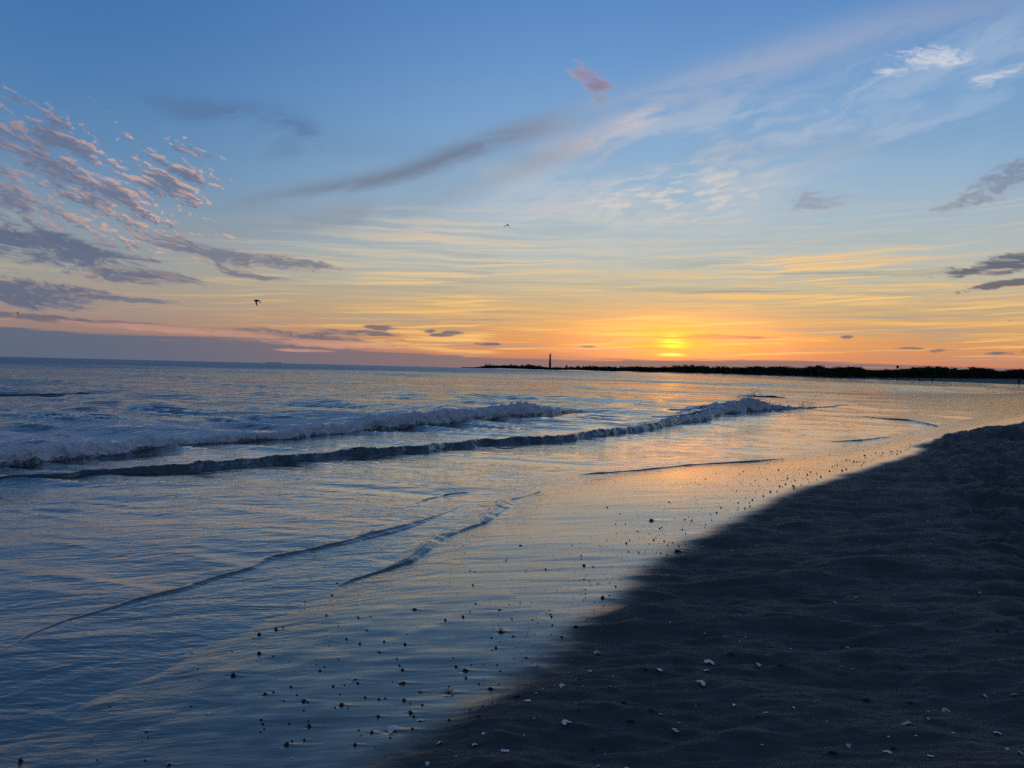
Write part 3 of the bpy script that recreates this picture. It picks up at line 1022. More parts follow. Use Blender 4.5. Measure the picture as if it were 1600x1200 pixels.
def side(x, y, P):
    """signed distance to an open line, positive seaward"""
    d = np.full(x.shape, 1e9)
    sg = np.zeros(x.shape)
    for (ax, ay), (bx, by) in zip(P[:-1], P[1:]):
        dx, dy = bx - ax, by - ay
        t = np.clip(((x - ax) * dx + (y - ay) * dy) / (dx * dx + dy * dy + 1e-9), 0, 1)
        q = np.hypot(x - ax - t * dx, y - ay - t * dy)
        b = q < d
        d = np.where(b, q, d)
        sg = np.where(b, np.sign(dx * (y - ay) - dy * (x - ax)), sg)
    return d * sg


azs = np.radians(np.concatenate([np.arange(-178, -44, 3.0), np.linspace(-44, 44, 800), np.arange(46, 75, 3.0)]))
rad = np.concatenate([[1.6, 2.0, 2.3], rows_tan(0.62, 0.7)])
x, y, f = polar(rad, azs)
s = sdist(x, y)
r_ = np.hypot(x, y)
off = -s
calm = 1 - ss(off, 1.2, 14.0) * 0.85 - 0.15 * ss(off, 9, 30)
z = np.where(s < 0, 0.0035 * ss(off, 0, 0.5) + 0.006 * ss(off, 2, 8), -0.03 * s)
z = z + np.where(s < 0, chop(x, y, off) * ss(off, 0.15, 1.2), 0)
n1 = side(x, y, W1)
n2 = side(x, y, W2)
dep = ss(np.abs(n1), 0.2, 1.2) * ss(np.abs(n2), 0.1, 0.7)
z = z - (1 - dep) * 0.02 * ss(off, 1, 2)
along = x + 7.2                                # grows to the right along the breakers
foam = 0.80 * ss(n1, 0.0, 0.6) * (1 - ss(n1, 3.0, 9.5)) * (1 - ss(along, 3.0, 8.5))
foam = np.maximum(foam, 0.50 * ss(n1, 0, 0.6) * (1 - ss(n1, 1.0, 3.2)) * (1 - ss(along, 9.5, 11.5)))
foam = np.maximum(foam, 0.42 * (n1 < 0) * ss(n2, 0, 0.5) * (1 - ss(along, 13, 19)))
foam = np.maximum(foam, 0.16 * (1 - ss(np.abs(n2 + 1.2), 0.3, 1.6)))
v, f, at_ = cull(np.stack([x, y, z], -1), f, (s < 0.25) & (r_ < 60000), {'foam': foam, 'calm': calm, 'far': ss(off, 30, 200), 'thin': 1 - ss(off, 0.0, 0.25)})
sea = obj('sea', mesh_from('sea', v, f, True, at_), M_sea)
tag(sea, kind='structure')

waves = []
w1, g1 = wave_strip('breaking_wave', B1, [(-120, 1), (700, 1), (860, 0.85), (930, 0.6), (948, 0.2)], 0.28, 1.1, 3, 1.2, wob=0.40, irr=0.30, hs=0.92)
w2, g2 = wave_strip('breaking_wave', B2, [(-120, 0.2), (200, 0.38), (600, 0.42), (1000, 0.5), (1100, 0.7), (1150, 1), (1290, 1), (1330, 0.3)], 0.45, 1.6, 8, 1.2, calm=0.0, wob=0.40, sharp=1.8, irr=0.42, hs=0.85)
tag(w1, 'long rolling breaker with lumpy grey foam along its front', 'wave', 'waves coming in', 'structure')
tag(w2, 'lower breaker nearer the beach that splashes up at its right end', 'wave', 'waves coming in', 'structure')
for nm, L, fo, lu, ba, sd_, ca_, wb, lb in (
        ('swell', SW1, 0.0, 0.0, 2.0, 21, 0.0, 0.2, 'smooth dark swell far out on the left'),
        ('swell', SW2, 0.25, 0.3, 1.2, 22, 0.0, 0.0, 'small swell rising behind the splashing breaker'),
        ('ripple', RB, 0.1, 0.2, 1.0, 23, 0.3, 0.0, 'small curved ripple near the right bank'),
        ('ripple', RC, 0.35, 0.5, 1.0, 24, 0.3, 0.0, 'short foamy ripple by the shining strip of wet sand'),
        ('wash_edge', EA, 0.10, 0.05, 6.0, 25, 0.75, 0.06, 'curved step of the wash running to the left edge'),
        ('wash_edge', EB, 0.30, 0.05, 5.0, 26, 0.75, 0.05, 'thin leading lip of the wash on the wet sand'),
        ('wash_edge', EC, 0.12, 0.05, 5.0, 27, 0.6, 0.02, 'small second lip of the wash behind the leading one'),
        ('wash_edge', ED, 0.05, 0.2, 5.0, 28, 0.6, 0.05, 'faint flat edge of the wash below the sun glitter'),
        ('ripple', EE, 0.1, 0.3, 1.0, 29, 0.3, 0.0, 'tiny dark ripple in front of the lower breaker')):
    o, _ = wave_strip(nm, L, [(-200, fo), (2000, fo)], lu, ba, sd_, 1.2 if nm != 'wash_edge' else 0.9, ca_, 0.003, wb, 6.0 if nm == 'wash_edge' else (5.0 if nm == 'swell' else 2.2), 0.45 if nm == 'wash_edge' else 0.40, 0.6)
    tag(o, lb, 'wave', 'waves coming in', 'structure')

# flecks of foam and spray thrown off the breakers
OCT = np.array([(1, 0, 0), (-1, 0, 0), (0, 1, 0), (0, -1, 0), (0, 0, 1), (0, 0, -1)], float)
OCF = np.array([(0, 2, 4), (2, 1, 4), (1, 3, 4), (3, 0, 4), (2, 0, 5), (1, 2, 5), (3, 1, 5), (0, 3, 5)])


def flecks(name, C, Rr, mat):
    n = len(C)
    jit = 1 + 0.5 * (rng.random((n, 6, 1)) - 0.5)
    V = C[:, None, :] + OCT[None] * Rr[:, None, None] * jit * np.array([1.3, 1.3, 0.8])
    F = OCF[None] + (np.arange(n) * 6)[:, None, None]
    return obj(name, mesh_from(name, V.reshape(-1, 3), F.reshape(-1, 3), True), mat)


M_foam = plain('sea_foam', (0.62, 0.65, 0.70), 0.7, 0.3, 0.15, 20)
pts, rr = [], []
for (X, Y, Z, h, px), dens, lo, hi in ((g1, 1100, -120, 940), (g2, 800, 1050, 1322)):
    ok = np.where((px > lo) & (px < hi))[0]
    ii = rng.choice(ok, dens)
    jj = np.clip(rng.normal(11, 5.5, dens), 3, 24).astype(int)
    dd = Y[ii, jj]
    up = np.abs(rng.normal(0, 0.12, dens)) * h[ii]
    pts.append(np.stack([X[ii, jj] + rng.normal(0, 0.02, dens), Y[ii, jj] + rng.normal(0, 0.02, dens), Z[ii, jj] + 0.006 + up], -1))
    rr.append(rng.uniform(0.25, 0.95, dens) * dd / FPX * 1.1)
# the splash at the right end of the lower breaker
for cxp, w_, hh, n in ((1166, 18, 0.46, 420), (1185, 12, 0.62, 460), (1262, 16, 0.30, 320), (1215, 25, 0.22, 260)):
    k0 = np.abs(g2[4] - cxp).argmin()
    ii = np.clip(k0 + rng.normal(0, w_ / 3.0, n) / 1.5 * 1.5, 0, len(g2[4]) - 1).astype(int)
    base_z = g2[2][ii, 15] * 0.8
    up = rng.random(n) ** 2.0 * hh
    pts.append(np.stack([g2[0][ii, 14] + rng.normal(0, 0.10, n), g2[1][ii, 14] + rng.normal(0, 0.10, n), base_z + up], -1))
    rr.append(rng.uniform(0.2, 0.7, n) * 33 / FPX)
spray = flecks('sea_spray', np.concatenate(pts), np.concatenate(rr), M_foam)
tag(spray, 'flecks of pale foam and spray along the breaking waves', None, None, 'stuff')

# ------------------------------------------------------------------ far tree line
M_leaf = plain('dark_foliage', (0.035, 0.045, 0.022), 0.8, 0.1, 0.4, 0.7)
M_bark = plain('bark', (0.05, 0.04, 0.03), 0.9, 0.1, 0.3, 3.0)
sky_px = [(700, 574.2), (737, 573.8), (746, 573), (753, 571.5), (760, 569.8), (767, 569.4), (774, 570.2), (781, 570), (789, 569), (795, 570), (804, 568.9), (808, 570.6), (818, 570), (825, 568.9), (834, 569.4), (839, 571.2),
          (846, 571.5), (857, 572.6), (869, 573.2), (881, 573.2), (888, 572), (893, 571.5), (897, 573.2), (902, 571.9), (909, 573.2), (918, 571.2), (924, 572.4), (930, 571), (937, 571.8), (944, 572.4), (956, 571.5), (965, 573.2), (979, 572.4),
          (988, 571.5), (1000, 571.5), (1030, 573), (1060, 571), (1080, 570.2), (1104, 571.4), (1111, 573.7), (1127, 572), (1148, 573.7), (1175, 572), (1185, 570.3), (1198, 573), (1208, 571), (1222, 571.3), (1235, 573.7), (1256, 573.7),
          (1263, 572.6), (1281, 569.7), (1293, 573.7), (1310, 572.6), (1337, 572), (1347, 573.7), (1357, 576.4), (1374, 577), (1397, 576.5), (1418, 574.8), (1431, 572.7), (1458, 572.7), (1475, 572.7), (1499, 576), (1509, 576.4), (1522, 573),
          (1536, 573.8), (1553, 576), (1560, 579.4), (1573, 578.8), (1593, 575.2), (1600, 576.5), (1640, 576), (1700, 578), (1760, 580), (1820, 583)]
tree_d = [(700, 3500), (735, 3420), (859, 2780), (950, 2080), (1000, 1700), (1060, 1400), (1160, 900), (1250, 575), (1300, 445), (1380, 365), (1476, 325), (1590, 285), (1700, 250), (1820, 220)]
SKX, SKY = [q[0] for q in sky_px], [q[1] for q in sky_px]
TDX, TDD = [q[0] for q in tree_d], [q[1] for q in tree_d]


def ground_z(x, y):
    return float(sand_z(np.array([x]), np.array([y]), None, False)[0])


def leaf_quads(C, S):
    n = len(C)
    a = rng.normal(size=(n, 3))
    a /= np.linalg.norm(a, axis=1)[:, None]
    b = np.cross(a, rng.normal(size=(n, 3)))
    b /= np.linalg.norm(b, axis=1)[:, None]
    S = np.broadcast_to(S, (n,))[:, None]
    a, b = a * S, b * S * 0.7
    V = np.stack([C - a, C + b * 0.9, C + a * 1.1, C - b], 1).reshape(-1, 3)
    F = np.arange(n * 4).reshape(n, 4)
    return V, F


def tree_meshes(seed, wide):
    """crown and trunk of a wind-shaped coastal tree, 1 unit tall"""
    r0 = np.random.default_rng(seed)
    C = []
    mb = MB()
    mb.tube([(0, 0, -0.06), (0.02, 0, 0.22), (0.05, 0.02, 0.48)], [0.040, 0.030, 0.018], 7)
    for k_ in range(9):
        a = r0.uniform(0, 6.28)
        q = r0.uniform(0.15, 0.62) * wide
        cx_, cy_, cz_ = math.cos(a) * q * 0.75, math.sin(a) * q * 0.75, r0.uniform(0.34, 0.76) - 0.22 * q
        n = 150
        p = r0.normal(size=(n, 3))
        p /= np.linalg.norm(p, axis=1)[:, None]
        p *= (r0.random(n) ** 0.4)[:, None] * np.array([0.26 * wide, 0.26 * wide, 0.17]) * r0.uniform(0.75, 1.2)
        C.append(p + np.array([cx_, cy_, cz_]))
        mb.tube([(0.03, 0.01, 0.25), (cx_ * 0.5, cy_ * 0.5, 0.25 + (cz_ - 0.25) * 0.6), (cx_, cy_, cz_)], [0.018, 0.012, 0.005], 5)
    n = 160
    top = r0.normal(size=(n, 3)) * np.array([0.16 * wide, 0.16 * wide, 0.07]) + np.array([0, 0, 0.86])
    C.append(top)
    C = np.concatenate(C)
    C[:, 2] = np.clip(C[:, 2], 0.06, 1.0)
    V, F = leaf_quads(C, r0.uniform(0.030, 0.055, len(C)))
    return mesh_from('crown', V, F, False), mesh_from('trunk', mb.v, mb.f, True)


protos = [tree_meshes(100 + i, w_) for i, w_ in enumerate((0.85, 1.0, 1.15, 0.9, 1.3))]
for c_, t_ in protos:
    c_.materials.append(M_leaf)
    t_.materials.append(M_bark)
px_ = 748.0
while px_ < 1660:
    d_ = float(np.interp(px_, TDX, TDD)) * random.uniform(0.98, 1.05)
    ytop = float(np.interp(px_, SKX, SKY)) + random.uniform(-1.1, 1.6)
    P_ = at(px_, ytop, d_)
    gz = ground_z(P_.x, P_.y)
    h_ = max(P_.z - gz, 2.0)
    wpx = h_ / d_ * FPX
    c_, t_ = random.choice(protos)
    t = empty('tree', (P_.x, P_.y, gz), random.uniform(0, 6.28), h_)
    t.scale = (h_ * random.uniform(1.0, 1.35), h_ * random.uniform(1.0, 1.35), h_)
    obj('crown', c_, None, t)
    obj('trunk', t_, None, t)
    for lim, lb_, gr_ in ((850, 'distant dark tree on the low point left of the lighthouse', 'trees left of the lighthouse'),
                          (1000, 'distant dark tree on the point between the lighthouse and the setting sun', 'trees right of the lighthouse'),
                          (1110, 'dark tree on the far shore straight below the setting sun', 'trees below the setting sun'),
                          (1340, 'dark rounded tree on the far shore between the sun and the signboard', 'trees between sun and signboard'),
                          (1480, 'dark dune tree on the far beach around the square signboard', 'trees around the signboard'),
                          (9999, 'dark dune tree at the far right end of the tree line', 'trees at the right end')):
        if px_ < lim:
            tag(t, lb_, 'tree', gr_)
            break
    px_ += max(wpx * random.uniform(0.55, 0.95), 4.0)

C, S = [], []
_pp = [at(a, np.interp(a, SKX, SKY) + 1.2, np.interp(a, TDX, TDD)) for a in np.arange(722, 1830, 0.8)]
_zg = sand_z(np.array([q.x for q in _pp]), np.array([q.y for q in _pp]), None, False) + 0.1
for i_, px_ in enumerate(np.arange(722, 1830, 0.8)):
    d_ = float(np.interp(px_, TDX, TDD))
    ytop = float(np.interp(px_, SKX, SKY)) + 2.2
    zg = float(_zg[i_])
    for _ in range(48):
        dd = d_ * random.uniform(0.985, 1.06)
        P_ = at(px_ + random.uniform(-1, 1), ytop, dd)
        # the ground is nearly level along here: one height for each column
        zt = max(P_.z, zg + 0.8)
        C.append((P_.x, P_.y, zg + (zt - zg) * random.random() ** 0.8))
        S.append(random.uniform(0.7, 1.7) * dd / FPX)
V, F = leaf_quads(np.array(C), np.array(S))
scrub = obj('dune_scrub', mesh_from('dune_scrub', V, F, False), M_leaf)
tag(scrub, 'dark mass of scrub and low wood along the far shore', None, None, 'stuff')

# ------------------------------------------------------------------ lighthouse
M_tower = plain('lighthouse_stone', (0.10, 0.085, 0.075), 0.85, 0.2, 0.2, 0.3)
M_iron = plain('dark_iron', (0.03, 0.028, 0.028), 0.6, 0.4, 0.2, 1.0)
M_glass = plain('lantern_glass', (0.06, 0.06, 0.065), 0.15, 0.6, 0.1, 1.0)
LD = 2740
q0 = at(859.3, 573.5, LD)
q1 = at(859.3, 551.6, LD)
gz = ground_z(q0.x, q0.y)
LH = q1.z - gz
light = empty('lighthouse', (q0.x, q0.y, gz))
tag(light, 'tall tapering lighthouse standing dark against the orange sky on the point', 'lighthouse')
H = LH
MB().lathe([(5.2, 0), (5.2, 1.2), (4.6, 1.6), (2.75, H * 0.84), (2.9, H * 0.85), (3.5, H * 0.875)], 28).build('tower', M_tower, light, True)
MB().lathe([(4.2, H * 0.876), (4.2, H * 0.884)], 28).build('gallery', M_iron, light)
rail = MB()
for i in range(14):
    a = i / 14 * 2 * math.pi
    rail.box((4.05 * math.cos(a), 4.05 * math.sin(a), H * 0.884 + 0.6), (0.12, 0.12, 1.2))
rail.lathe([(4.0, H * 0.884 + 1.1), (4.15, H * 0.884 + 1.2), (4.0, H * 0.884 + 1.3)], 28)
rail.build('railing', M_iron, light)
lant = MB().lathe([(2.0, H * 0.885), (2.0, H * 0.90), (1.85, H * 0.902), (1.85, H * 0.945)], 16).build('lantern_room', M_glass, light)
bars_ = MB()
for i in range(12):
    a = i / 12 * 2 * math.pi
    bars_.box((1.9 * math.cos(a), 1.9 * math.sin(a), H * 0.9225), (0.16, 0.16, H * 0.046))
bars_.build('glazing_bars', M_iron, lant)
MB().lathe([(2.5, H * 0.945), (2.2, H * 0.955), (1.3, H * 0.972), (0.4, H * 0.98), (0.45, H * 0.988), (0.1, H * 0.992), (0.06, H)], 16).build('dome', M_iron, light, True)
for i, fz in enumerate((0.15, 0.32, 0.48, 0.64, 0.78)):
    rr_ = 4.6 + (2.75 - 4.6) * (fz - 0.03) / 0.81
    wn_ = MB().box((0, -rr_ + 0.1, H * fz), (1.0, 0.5, 1.9)).build('window', M_glass, light)
    MB().box((0, -rr_ + 0.05, H * fz - 1.05), (1.5, 0.7, 0.2)).build('sill', M_tower, wn_)
MB().box((0, -5.1, 1.4), (1.4, 0.5, 2.6)).build('door', M_iron, light)

# a small building whose roof shows over the trees right of the lighthouse
d_ = 2450
q0 = at(885.5, 573.2, d_)
q1 = at(885.5, 570.0, d_)
gz = ground_z(q0.x, q0.y)
hb = q1.z - gz
house = empty('house', (q0.x, q0.y, gz))
tag(house, 'small dark building whose top shows above the trees right of the lighthouse', 'house')
MB().box((0, 0, hb * 0.42), (4.6, 5.0, hb * 0.84)).build('wall', M_tower, house)
rf = MB()
rf.add([(-2.6, -2.9, hb * 0.842), (2.6, -2.9, hb * 0.842), (2.6, 2.9, hb * 0.842), (-2.6, 2.9, hb * 0.842), (0, -2.9, hb), (0, 2.9, hb)], [(0, 1, 4), (2, 3, 5), (0, 4, 5, 3), (1, 2, 5, 4), (0, 3, 2, 1)])
rf.build('roof', M_iron, house)
for xx in (-1.2, 1.2):
    MB().box((xx, -2.5, hb * 0.65), (1.0, 0.3, 1.5)).build('window', M_glass, house)

# ------------------------------------------------------------------ ship on the horizon
M_hull = plain('ship_paint', (0.50, 0.52, 0.58), 0.7, 0.3, 0.2, 0.05)
d_ = 9500
qa, qb = at(415.5, 568.0, d_), at(440.5, 568.6, d_)
Ls = (qb - qa).length
ship = empty('cargo_ship', ((qa.x + qb.x) / 2, d_, 0), math.atan2(qb.y - qa.y, qb.x - qa.x))
tag(ship, 'long low cargo ship on the sea horizon', 'ship')
hw, fb = Ls * 0.075, 5.0
hull = MB()
prof = [(-0.5, 0.75), (-0.46, 0.95), (-0.3, 1), (0.35, 1), (0.45, 0.7), (0.5, 0.06)]
vs_ = [(u * Ls, sgn * wf * hw, zz) for u, wf in prof for sgn in (-1, 1) for zz in (-3, fb + (2.5 if u > 0.44 else 0))]
fs_ = []
for k_ in range(len(prof) - 1):
    a = k_ * 4
    fs_ += [(a, a + 4, a + 5, a + 1), (a + 2, a + 3, a + 7, a + 6), (a + 1, a + 5, a + 7, a + 3), (a, a + 2, a + 6, a + 4)]
fs_ += [(0, 1, 3, 2), (len(vs_) - 4, len(vs_) - 2, len(vs_) - 1, len(vs_) - 3)]
hull.add(vs_, fs_).build('hull', M_hull, ship)
MB().box((Ls * 0.36, 0, fb + 3), (Ls * 0.07, hw * 1.7, 6)).build('bridge_house', M_hull, ship)
MB().box((Ls * 0.31, 0, fb + 4), (Ls * 0.025, hw * 0.5, 6)).build('funnel', M_hull, ship)
MB().box((-Ls * 0.05, 0, fb + 1.6), (Ls * 0.55, hw * 1.6, 3)).build('hatch_covers', M_hull, ship)
MB().tube([(-Ls * 0.40, 0, fb), (-Ls * 0.40, 0, fb + 12)], [0.8, 0.5]).build('mast', M_hull, ship)

# ------------------------------------------------------------------ beach marker on the far dune
M_sign = plain('dark_board', (0.03, 0.03, 0.03), 0.7, 0.2, 0.2, 3)
d_ = 318
q = at(1402.5, 575.5, d_)
gz = ground_z(q.x, q.y)
qt = at(1402.5, 571.2, d_)
sg_ = empty('sign', (q.x, q.y, gz))
tag(sg_, 'dark square signboard on a post rising over the far dune', 'sign')
bh = qt.z - q.z
MB().box((0, 0, qt.z - gz - bh / 2), (bh * 0.95, 0.06, bh)).build('board', M_sign, sg_)
MB().tube([(0, 0.08, -0.2), (0, 0.08, qt.z - gz - 0.1)], [0.06, 0.06]).build('post', M_sign, sg_)
q = at(1407.3, 576, d_)
gz = ground_z(q.x, q.y)
qt = at(1407.3, 571.6, d_)
pl_ = empty('pole', (q.x, q.y, gz))
tag(pl_, 'thin pole with a small crosspiece beside the square signboard', 'pole')
MB().tube([(0, 0, -0.2), (0, 0, qt.z - gz)], [0.07, 0.06]).build('shaft', M_sign, pl_)
MB().box((0, 0, qt.z - gz - 1.15), (0.6, 0.1, 0.18)).build('crosspiece', M_sign, pl_)
MB().box((-0.09, 0, qt.z - gz - 0.1), (0.32, 0.1, 0.14)).build('cap', M_sign, pl_)

# ------------------------------------------------------------------ people on the far beach
M_cloth = plain('dark_clothing', (0.035, 0.035, 0.042), 0.9, 0.1, 0.3, 6)
M_hair = plain('dark_hair', (0.02, 0.015, 0.012), 0.6, 0.3, 0.2, 12)
POSES = {
    'stand': dict(pel=(0, 0, 0.93), kl=(0.11, -0.01, 0.50), kr=(-0.11, 0.02, 0.50), fl=(0.13, 0, 0.07), fr=(-0.13, 0.03, 0.07), ch=(0, 0.0, 1.36), hd=(0, -0.02, 1.66), el=(0.27, 0.03, 1.10), er=(-0.27, 0.03, 1.10), hl=(0.28, -0.08, 0.84), hr=(-0.28, -0.08, 0.84)),
    'walk': dict(pel=(0, 0, 0.91), kl=(0.10, -0.20, 0.52), kr=(-0.10, 0.08, 0.48), fl=(0.10, -0.32, 0.08), fr=(-0.10, 0.36, 0.10), ch=(0, -0.04, 1.34), hd=(0, -0.08, 1.64), el=(0.26, 0.14, 1.09), er=(-0.26, -0.10, 1.08), hl=(0.27, 0.12, 0.84), hr=(-0.25, -0.28, 0.90)),
    'sit': dict(pel=(0, 0.05, 0.12), kl=(0.16, -0.34, 0.46), kr=(-0.16, -0.34, 0.46), fl=(0.15, -0.56, 0.06), fr=(-0.15, -0.56, 0.06), ch=(0, 0.02, 0.55), hd=(0, -0.04, 0.86), el=(0.28, -0.14, 0.42), er=(-0.28, -0.14, 0.42), hl=(0.14, -0.36, 0.40), hr=(-0.14, -0.36, 0.40)),
    'stoop': dict(pel=(0, 0.12, 0.80), kl=(0.12, -0.12, 0.46), kr=(-0.12, -0.12, 0.46), fl=(0.14, 0.02, 0.07), fr=(-0.14, 0.02, 0.07), ch=(0, -0.26, 1.02), hd=(0, -0.50, 1.16), el=(0.24, -0.38, 0.76), er=(-0.24, -0.38, 0.76), hl=(0.16, -0.44, 0.48), hr=(-0.14, -0.44, 0.48)),
}
_people = {}


def person_mesh(pose):
    if pose in _people:
        return _people[pose]
    q = {k_: Vector(v_) for k_, v_ in POSES[pose].items()}
    up = (q['ch'] - q['pel']).normalized()
    nodes = []
    edges = []

    def nd(v_, r1, r2=None):
        nodes.append((v_, r1, r2 or r1))
        return len(nodes) - 1

    def ed(a, b): edges.append((a, b))
    pel = nd(q['pel'], 0.17, 0.12)
    wa = nd(q['pel'].lerp(q['ch'], 0.45), 0.15, 0.11)
    ch = nd(q['ch'], 0.18, 0.13)
    nk = nd(q['ch'] + (q['hd'] - q['ch']) * 0.48, 0.065)
    h1 = nd(q['ch'] + (q['hd'] - q['ch']) * 0.72, 0.085, 0.095)
    h2 = nd(q['hd'] + (q['hd'] - q['ch']) * 0.18, 0.075, 0.09)
    for a, b in ((pel, wa), (wa, ch), (ch, nk), (nk, h1), (h1, h2)):
        ed(a, b)
    for sd_, kn, ft, el_, hn in ((1, 'kl', 'fl', 'el', 'hl'), (-1, 'kr', 'fr', 'er', 'hr')):
        hp = nd(q['pel'] + Vector((0.10 * sd_, 0, -0.05)), 0.105)
        k_ = nd(q[kn], 0.070)
        an = nd(q[ft], 0.048)
        to = nd(q[ft] + Vector((0.02 * sd_, -0.15, -0.03)), 0.045, 0.03)
        for a, b in ((pel, hp), (hp, k_), (k_, an), (an, to)):
            ed(a, b)
        sh = nd(q['ch'] + Vector((0.19 * sd_, 0, 0.04)), 0.065)
        e_ = nd(q[el_], 0.046)
        wr = nd(q[hn], 0.034)
        hd_ = nd(q[hn] + (q[hn] - q[el_]).normalized() * 0.10, 0.040, 0.022)
        for a, b in ((ch, sh), (sh, e_), (e_, wr), (wr, hd_)):
            ed(a, b)
    me = bpy.data.meshes.new('body')
    me.from_pydata([n_[0] for n_ in nodes], edges, [])
    tmp = bpy.data.objects.new('body', me)
    col.objects.link(tmp)
    tmp.modifiers.new('skin', 'SKIN')
    if not me.skin_vertices:
        bpy.context.view_layer.objects.active = tmp
        me.attributes  # the layer is made with the modifier
    if len(me.skin_vertices):
        for i, n_ in enumerate(nodes):
            me.skin_vertices[0].data[i].radius = (n_[1], n_[2])
        me.skin_vertices[0].data[0].use_root = True
    ssf = tmp.modifiers.new('smooth', 'SUBSURF')
    ssf.levels = ssf.render_levels = 2
    dg = bpy.context.evaluated_depsgraph_get()
    out = bpy.data.meshes.new_from_object(tmp.evaluated_get(dg))
    bpy.data.objects.remove(tmp)
    out.materials.clear()
    out.materials.append(M_cloth)
    out.polygons.foreach_set('use_smooth', [True] * len(out.polygons))
    # hair: a cap over the head
    hv = MB()
    hc = q['hd'] + (q['hd'] - q['ch']) * 0.10
    hv.lathe([(0.02, 0.135), (0.075, 0.115), (0.105, 0.05), (0.108, -0.02), (0.095, -0.08), (0.06, -0.10)], 12, c=(hc.x, hc.y + 0.025, hc.z))
    hm = mesh_from('hair', hv.v, hv.f, True)
    hm.materials.append(M_hair)
    _people[pose] = (out, hm)
    return _people[pose]


folk = [(1437, 588.0, 598.2, 'walk', 0.4, 'person in dark clothes walking by the far water line, left of two near figures'),
        (1457, 588.0, 598.4, 'stand', 0.2, 'person in dark clothes standing at the far water line, right of the walking one'),
        (1444.5, 587.6, 592.4, 'stoop', 1.2, 'stooping figure higher up the beach between the walking and the standing person'),
        (1396.5, 588.0, 592.6, 'stand', 0.0, 'leftmost small figure of three on the beach below the signboard'),
        (1402, 587.2, 596.8, 'walk', 1.5, 'middle figure of three on the beach below the signboard'),
        (1405.8, 588.4, 592.2, 'stand', 2.0, 'rightmost small figure of three on the beach below the signboard'),
        (1592, 589.0, 599.0, 'walk', -0.6, 'person walking on the far beach at the right edge of the picture'),
        (1180, 583.0, 588.0, 'stoop', 0.3, 'left one of two figures stooping by the water far down the beach'),
        (1185, 582.6, 588.2, 'stoop', -0.4, 'right one of two figures stooping by the water far down the beach'),
        (1055, 580.2, 583.8, 'stand', 0.3, 'tiny lone figure on the far shore below the setting sun')]
for px_, y0_, y1_, pose, rz, lb in folk:
    hh = {'stand': 1.74, 'walk': 1.72, 'sit': 0.95, 'stoop': 1.25}[pose]
    d_ = min(max(hh * FPX / (y1_ - y0_), 160), 0.93 * float(np.interp(px_, TDX, TDD)))
    q = at(px_, y1_, d_)
    # stand on the sand: walk along the sight line to where land begins
    gz = ground_z(q.x, q.y)
    sd0 = float(sdist(np.array([q.x]), np.array([q.y]))[0])
    n_try = 0
    while sd0 < 1.0 and n_try < 300:
        d_ *= 1.01
        q = at(px_, y1_, d_)
        sd0 = float(sdist(np.array([q.x]), np.array([q.y]))[0])
        n_try += 1
    gz = ground_z(q.x, q.y)
    bm_, hm_ = person_mesh(pose)
    sc_ = min(max((y1_ - y0_) * d_ / FPX / hh, 0.85), 1.12)
    t = empty('person', (q.x, q.y, gz), rz, sc_)
    tag(t, lb, 'person', 'people on the far beach')
    obj('body', bm_, None, t)
    obj('hair', hm_, None, t)

# ------------------------------------------------------------------ birds
M_feather = plain('dark_feathers', (0.022, 0.022, 0.026), 0.8, 0.2, 0.3, 20)


def wing_mesh(pts, chord, thick):
    """pts: root, wrist, tip ... (leading edge); chord: vectors to the trailing edge"""
    mb = MB()
    n = len(pts)
    vs_ = []
    for q, c in zip(pts, chord):
        q, c = Vector(q), Vector(c)
        up = Vector((0, 0.3, 1)) * thick
        vs_ += [tuple(q), tuple(q + c * 0.35 + up), tuple(q + c), tuple(q + c * 0.4 - up * 0.4)]
    fs_ = []
    for k_ in range(n - 1):
        a = k_ * 4
        for i in range(4):
            j = (i + 1) % 4
            fs_.append((a + i, a + j, a + 4 + j, a + 4 + i))
    fs_ += [(3, 2, 1, 0), tuple(range(4 * n - 4, 4 * n))]
    return mb.add(vs_, fs_)


def bird(px_, py_, d_, S, body_dir, wings, label, tilt=0.0, fork=True):
    """S metres per local unit; local x is to the right in the picture, z up, y away"""
    q = at(px_, py_, d_)
    t = empty('bird', q, 0, S)
    t.rotation_euler = (0, tilt, 0)
    tag(t, label, 'bird', 'birds in flight')
    hx, hy = body_dir
    L = math.hypot(hx, hy)
    rot = Matrix.Rotation(math.atan2(hy, hx), 4, 'Z')
    mb = MB().lathe([(0.002, 0.56), (0.02, 0.50), (0.05, 0.44), (0.095, 0.40), (0.11, 0.33), (0.10, 0.27), (0.145, 0.12), (0.15, -0.05), (0.11, -0.24), (0.05, -0.38), (0.02, -0.42)], 10, 'X')
    mb.v = [tuple(rot @ Vector(v_)) for v_ in mb.v]
    mb.build('body', M_feather, t, True)
    tl = MB()
    if fork:
        tl.add([(-0.34, -0.05, 0.02), (-0.34, 0.05, 0.02), (-0.74, 0.12, 0.03), (-0.60, 0.0, 0.02), (-0.74, -0.12, 0.03),
                (-0.34, -0.05, -0.02), (-0.34, 0.05, -0.02), (-0.74, 0.12, 0.015), (-0.60, 0.0, -0.005), (-0.74, -0.12, 0.015)],
               [(0, 4, 3, 2, 1), (5, 6, 7, 8, 9), (0, 1, 6, 5), (1, 2, 7, 6), (2, 3, 8, 7), (3, 4, 9, 8), (4, 0, 5, 9)])
    tl.v = [tuple(rot @ Vector(v_)) for v_ in tl.v]
    tl.build('tail', M_feather, t)
    for pts_, ch_ in wings:
        wing_mesh(pts_, ch_, 0.035).build('wing', M_feather, t, True)


